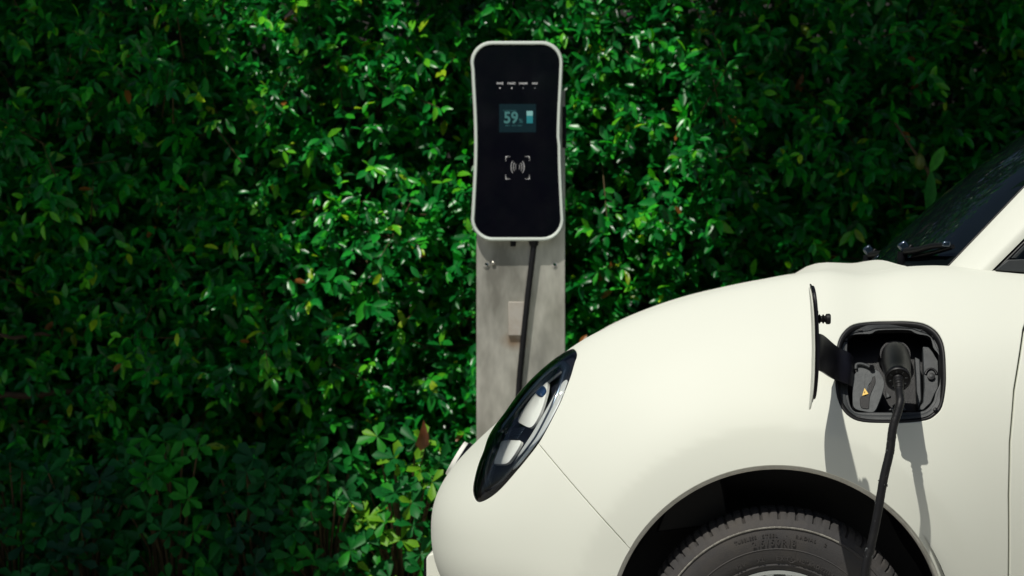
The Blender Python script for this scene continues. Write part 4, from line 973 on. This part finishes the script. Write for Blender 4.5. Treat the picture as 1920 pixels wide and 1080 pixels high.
# the 300 leaves that show largest are parts of their own; the rest is one mass
fx = b_[:, 0] / (b_[:, 1] + 4.5) * 3870; fz = (b_[:, 2] - 1.16) / (b_[:, 1] + 4.5) * 3870
vis = (np.abs(fx) < 950) & (fz < 530) & (fz > -300) & (np.abs(fx + 0) > 0)
dn = nrm(d_); sn = nrm(np.cross(dn, u_)); nn_ = np.cross(sn, dn)
score = L_ * W_ * np.abs(nn_[:, 1]) * vis / (b_[:, 1] - (2.74 - clump(b_[:, 0], b_[:, 2])) + .45).clip(.15, 9) ** 2
top = np.argsort(-score)[:300]; mask = np.ones(len(b_), bool); mask[top] = False
V, Fc, C = leaves(b_[mask], d_[mask], u_[mask], L_[mask], W_[mask], c_[mask], col_[mask])
o = link("foliage", leaf_mesh("foliage", V, Fc, C, M['leaf']), None, hedge); tag(o, kind='stuff')
protos = []
for k in range(8):
    one = np.array([[0., 0, 0]])
    cc = PAL[[0, 1, 1, 2, 2, 3, 3, 4][k]][None] * 1.0
    V, Fc, C = leaves(one, np.array([[0, 1., 0]]), np.array([[0, 0, 1.]]), np.array([1.]), np.array([.41]), np.array([.04 + .04 * k]), cc)
    protos.append(leaf_mesh("leaf", V, Fc, C, M['leaf']))
for j, i in enumerate(top):
    s_, y_, z_ = Vector(sn[i]), Vector(dn[i]), Vector(nn_[i])
    lum = col_[i][1]; k = int(np.argmin([abs(PAL[[0, 1, 1, 2, 2, 3, 3, 4][q]][1] - lum) + .003 * ((j + q) % 3) for q in range(8)]))
    lo = bpy.data.objects.new("leaf", protos[k]); COL.objects.link(lo)
    m = Matrix((s_, y_, z_)).transposed().to_4x4(); m.translation = Vector(b_[i])
    lo.matrix_world = m @ Matrix.Scale(float(L_[i]), 4)
    lo.matrix_basis = lo.matrix_world.copy(); put_under(lo, hedge)
# inner mass, leaf colour dimmed to paint deep shade, and stems
ns2 = 6000
x2 = rng.uniform(-3.3, 3.4, ns2); z2 = rng.uniform(.1, 2.95, ns2)
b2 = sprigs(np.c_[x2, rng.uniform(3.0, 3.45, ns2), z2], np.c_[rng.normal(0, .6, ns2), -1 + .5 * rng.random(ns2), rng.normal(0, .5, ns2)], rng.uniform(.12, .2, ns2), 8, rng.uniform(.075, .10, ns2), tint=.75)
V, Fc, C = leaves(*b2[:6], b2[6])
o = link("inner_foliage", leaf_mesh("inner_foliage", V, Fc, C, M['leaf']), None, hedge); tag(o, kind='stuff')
def wobble(p0, p1, n=9, a=.03):
    p0, p1 = Vector(p0), Vector(p1)
    return [p0.lerp(p1, i / (n - 1)) + Vector([random.uniform(-a, a) for _ in range(3)]) * (0 < i < n - 1) for i in range(n)]
for k in range(9):
    x = -3.0 + k * .75 + random.uniform(-.1, .1)
    tube("stem", wobble((x, 3.1, GZ - .02), (x + random.uniform(-.25, .25), 3.15, 2.7)), [.03 - .002 * i for i in range(9)], M['bark'], hedge, 8)
# broken brown branches that show at the left edge
for (xa, za, xb, zb_, r) in ((-2.05, .775, -1.55, .79, .016), (-2.05, 1.0, -1.62, .985, .010)):
    tube("branch", wobble((xa, 2.66, za), (xb, 2.92, zb_), 7, .012), [r * (1 - .06 * i) for i in range(7)], M['bark'], hedge, 8)
# twigs between the leaves
tv = []; tf = []
for i in rng.choice(ns, 1500, replace=False):
    p = Vector((hx[i], hy[i], hz[i])); a_ = Vector(A[i]).normalized()
    vv, ff = tube_data([p - a_ * .15, p + a_ * .05, p + a_ * .16], [.0028, .0022, .0012], 4, False)
    k0 = len(tv); tv += vv; tf += [tuple(q + k0 for q in f) for f in ff]
o = link("twigs", mesh("twigs", tv, tf, 180), M['twig'], hedge); tag(o, kind='stuff')

# ---- low broad-leaved shrubs in front of the hedge
def fan_leaf(n_, L, col, k):
    pass
def shrub(x, y, h, w, label, nw, cols, seed, big=1.0, extra=None):
    r2 = random.Random(seed); root = empty("shrub", (x, y, GZ))
    tag(root, label, "shrub", "round-leaved shrubs along the foot of the hedge")
    lv = []
    for k in range(4):
        one = np.array([[0., 0, 0]]); cc = np.array(cols[k % len(cols)])[None]
        V, Fc, C = leaves(one, np.array([[0, 1., 0]]), np.array([[0, 0, 1.]]), np.array([1.]), np.array([.46 + .05 * (k % 2)]), np.array([.10 + .08 * k]), cc, 'obov')
        lv.append(leaf_mesh("leaf", V, Fc, C, M['shrub_leaf']))
    stv = []; stf = []
    for k in range(nw):
        a = r2.uniform(-1, 1); b = (k + .5) / nw
        px_ = x + a * w * .5 * (1 - .25 * b); pz = GZ + h * (.10 + .88 * b) - abs(a) * .05
        py_ = y - .02 - .20 * math.sqrt(max(0, 1 - a * a)) * (1.1 - .5 * b) + r2.uniform(-.04, .04)
        ax = Vector((a * .5 + r2.uniform(-.25, .25), -.75 + r2.uniform(-.2, .2), .55 + r2.uniform(-.3, .4))).normalized()
        c0 = Vector((px_, py_, pz)); vv, ff = tube_data([(x + (px_ - x) * .3, y, GZ), ((x + px_) / 2, (y + py_) / 2 + .02, GZ + (pz - GZ) * .6), c0], [.006, .005, .003], 5, False)
        k0 = len(stv); stv += vv; stf += [tuple(q + k0 for q in f) for f in ff]
        wh = empty("leaf_whorl", c0); put_under(wh, root)
        q = ax.to_track_quat('Z', 'Y'); nl = r2.choice((5, 6, 6, 7)); tint = r2.randrange(4)
        for j in range(nl):
            an = 2 * math.pi * j / nl + r2.uniform(-.38, .38); el = r2.uniform(.1, .9) if j % 2 else r2.uniform(-.5, .35)
            d = q @ Vector((math.cos(an) * math.cos(el), math.sin(an) * math.cos(el), math.sin(el)))
            up = q @ Vector((-math.cos(an) * .4, -math.sin(an) * .4, 1)); s = d.cross(up).normalized(); n = s.cross(d)
            lo = bpy.data.objects.new("leaf", lv[(tint + (r2.random() < .25)) % 4]); COL.objects.link(lo)
            m = Matrix((s, d, n)).transposed().to_4x4(); m.translation = c0
            lo.matrix_basis = m @ Matrix.Scale(r2.uniform(.040, .075) * big, 4); put_under(lo, wh)
    link("stems", mesh("stems", stv, stf, 180), M['twig'], root)
    return root
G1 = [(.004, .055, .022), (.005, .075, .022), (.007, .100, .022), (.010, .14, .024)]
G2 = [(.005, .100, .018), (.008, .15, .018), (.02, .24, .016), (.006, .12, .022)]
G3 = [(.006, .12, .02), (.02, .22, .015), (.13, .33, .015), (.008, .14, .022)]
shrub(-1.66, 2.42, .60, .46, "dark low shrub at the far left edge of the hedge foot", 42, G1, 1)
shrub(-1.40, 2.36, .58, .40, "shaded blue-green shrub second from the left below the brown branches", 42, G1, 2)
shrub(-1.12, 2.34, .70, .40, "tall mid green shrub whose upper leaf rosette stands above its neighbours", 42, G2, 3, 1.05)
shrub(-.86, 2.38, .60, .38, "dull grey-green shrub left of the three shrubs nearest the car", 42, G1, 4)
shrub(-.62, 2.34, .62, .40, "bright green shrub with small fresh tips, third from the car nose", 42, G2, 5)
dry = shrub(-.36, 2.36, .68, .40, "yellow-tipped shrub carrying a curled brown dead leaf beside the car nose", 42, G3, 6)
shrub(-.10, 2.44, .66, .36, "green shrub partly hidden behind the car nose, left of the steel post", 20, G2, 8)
# the dry leaf
V, Fc, C = leaves(np.array([[-.285, 2.16, .735]]), np.array([[.02, -.1, -1.]]), np.array([[.3, -1., .1]]), np.array([.10]), np.array([.045]), np.array([.45]), np.array([[.22, .07, .03]]), 'obov')
o = link("dead_leaf", leaf_mesh("dead_leaf", V, Fc, C, M['leaf']), None, dry); o['label'] = "curled reddish brown dead leaf"

# ---- broad-leaved climber by the windscreen
orc = empty("climbing_plant", (1.42, 2.5, 1.30)); tag(orc, "broad-leaved climbing plant with two long leaves and a pale bulb above the windscreen", "plant")
def long_leaf(p, d, L, W, col, cv=.15):
    V, Fc, C = leaves(np.array([p]), np.array([d]), np.array([[-.1, -1., .3]]), np.array([L]), np.array([W]), np.array([cv]), np.array([col]))
    return link("leaf", leaf_mesh("leaf", V, Fc, C, M['shrub_leaf']), None, orc)
long_leaf((1.405, 2.44, 1.545), (.42, -.1, .85), .105, .040, (.07, .36, .03))
long_leaf((1.41, 2.44, 1.56), (-.05, -.05, -1.), .16, .042, (.03, .22, .03))
long_leaf((1.40, 2.45, 1.56), (-.7, .05, .5), .075, .045, (.06, .18, .02))
long_leaf((1.39, 2.45, 1.55), (.8, .1, -.25), .07, .025, (.02, .12, .02))
tube("stem", [(1.41, 2.48, 1.40), (1.405, 2.45, 1.55), (1.35, 2.46, 1.63), (1.30, 2.50, 1.72)], [.007, .009, .005, .003], M['twig'], orc, 7)
lathe("bulb", [(0, 0), (.012, .006), (.019, .022), (.016, .042), (.006, .056), (0, .058)], pmat("bulb", (.12, .15, .02), .5), orc, (1.372, 2.44, 1.555), 'Z', 12, 60)

# ---- unseen trees: two added to shade the hedge, a row for dark reflections
def crown_mesh(blobs, n, ls, tint, seed):
    g = np.random.default_rng(seed); w = np.array([b[3] * b[4] * b[5] for b in blobs]) ** .8; idx = g.choice(len(blobs), n, p=w / w.sum())
    B = np.array([b[:3] for b in blobs])[idx]; S = np.array([b[3:6] for b in blobs])[idx]
    u = nrm(g.normal(size=(n, 3))) * (g.random((n, 1)) ** .45); P0 = B + u * S
    d = nrm(g.normal(size=(n, 3)) + np.array([0, 0, -.5])); up = nrm(g.normal(size=(n, 3)) * .6 + np.array([0, 0, 1.]))
    L = g.uniform(.75, 1.25, n) * ls; col = PAL[g.choice(4, n, p=[.4, .35, .2, .05])] * g.uniform(.7, 1.2, (n, 1)) * tint
    return leaves(P0, d, up, L, L * .5, g.uniform(0, .3, n), col)
def tree(name, label, foot, top, blobs, n, ls, seed, tint=1.0, rad=.14):
    root = empty(name, foot); tag(root, label, "tree")
    tube("trunk", wobble(foot, top, 8, .05), [rad * (1 - .08 * i) for i in range(8)], M['bark'], root, 12)
    mid = Vector(foot).lerp(Vector(top), .72)
    for b in blobs[:5]:
        tube("limb", wobble(mid, b[:3], 6, .06), [rad * .5 * (1 - .15 * i) for i in range(6)], M['bark'], root, 8)
    V, Fc, C = crown_mesh(blobs, n, ls, tint, seed)
    link("crown", leaf_mesh("crown", V, Fc, C, M['tree_leaf']), None, root)
# added crowns, out of view, placed to shade the hedge's left end and upper right
tree("unseen_shade_tree", "unseen leafy tree added to shade the left end of the hedge", (-2.9, 4.2, GZ), (-2.6, 3.2, 3.6),
     [(-2.62, 1.5, 3.25, .90, .9, .30), (-2.9, 2.6, 3.6, 1.1, 1.1, .5), (-2.15, 1.9, 3.3, .50, .7, .25), (-3.0, 1.1, 3.5, 1.1, .9, .4), (-2.22, .9, 3.2, .60, .6, .22), (-1.65, 1.7, 3.25, .40, .75, .07), (-1.75, 1.0, 3.1, .35, .4, .06), (-2.7, .2, 3.9, 1.1, .9, .4)], 26000, .12, 3)
tree("unseen_shade_tree", "unseen leafy tree added to shade the right end of the hedge", (3.3, 4.3, GZ), (2.7, 3.2, 3.6),
     [(1.55, 1.75, 3.15, .90, .75, .28), (2.6, 2.4, 3.6, 1.1, 1.1, .5), (2.2, 1.3, 3.3, .9, .8, .3), (.75, 2.0, 3.2, .50, .6, .16), (3.1, 1.5, 3.5, .8, 1.0, .4), (.45, 1.5, 3.1, .28, .5, .08), (2.3, .5, 3.9, 1.0, .7, .35)], 24000, .12, 4)
for k in range(7):  # unseen row, added so glossy faces reflect something dark
    x = -15 + k * 5.0; y = -13.5 + 1.2 * math.sin(k * 2.1); h = 5.2 + .8 * math.sin(k * 1.7)
    tree("reflection_tree", ["broad", "tall", "dense", "round", "spreading", "dark", "leafy"][k] + " tree in the unseen row added behind the camera for dark reflections, " + ["at its far left end", "second from its left end", "third from its left end", "in its middle", "third from its right end", "second from its right end", "at its far right end"][k], (x, y, GZ), (x + .2, y, h * .62),
         [(x, y, h * .62, 2.9, 1.8, 1.9), (x - 1.4, y, h * .38, 1.7, 1.4, 1.5), (x + 1.5, y + .2, h * .42, 1.8, 1.4, 1.6), (x, y, h * .2, 2.6, 1.0, .9)], 5000, .34, 20 + k, 1.0, .18)
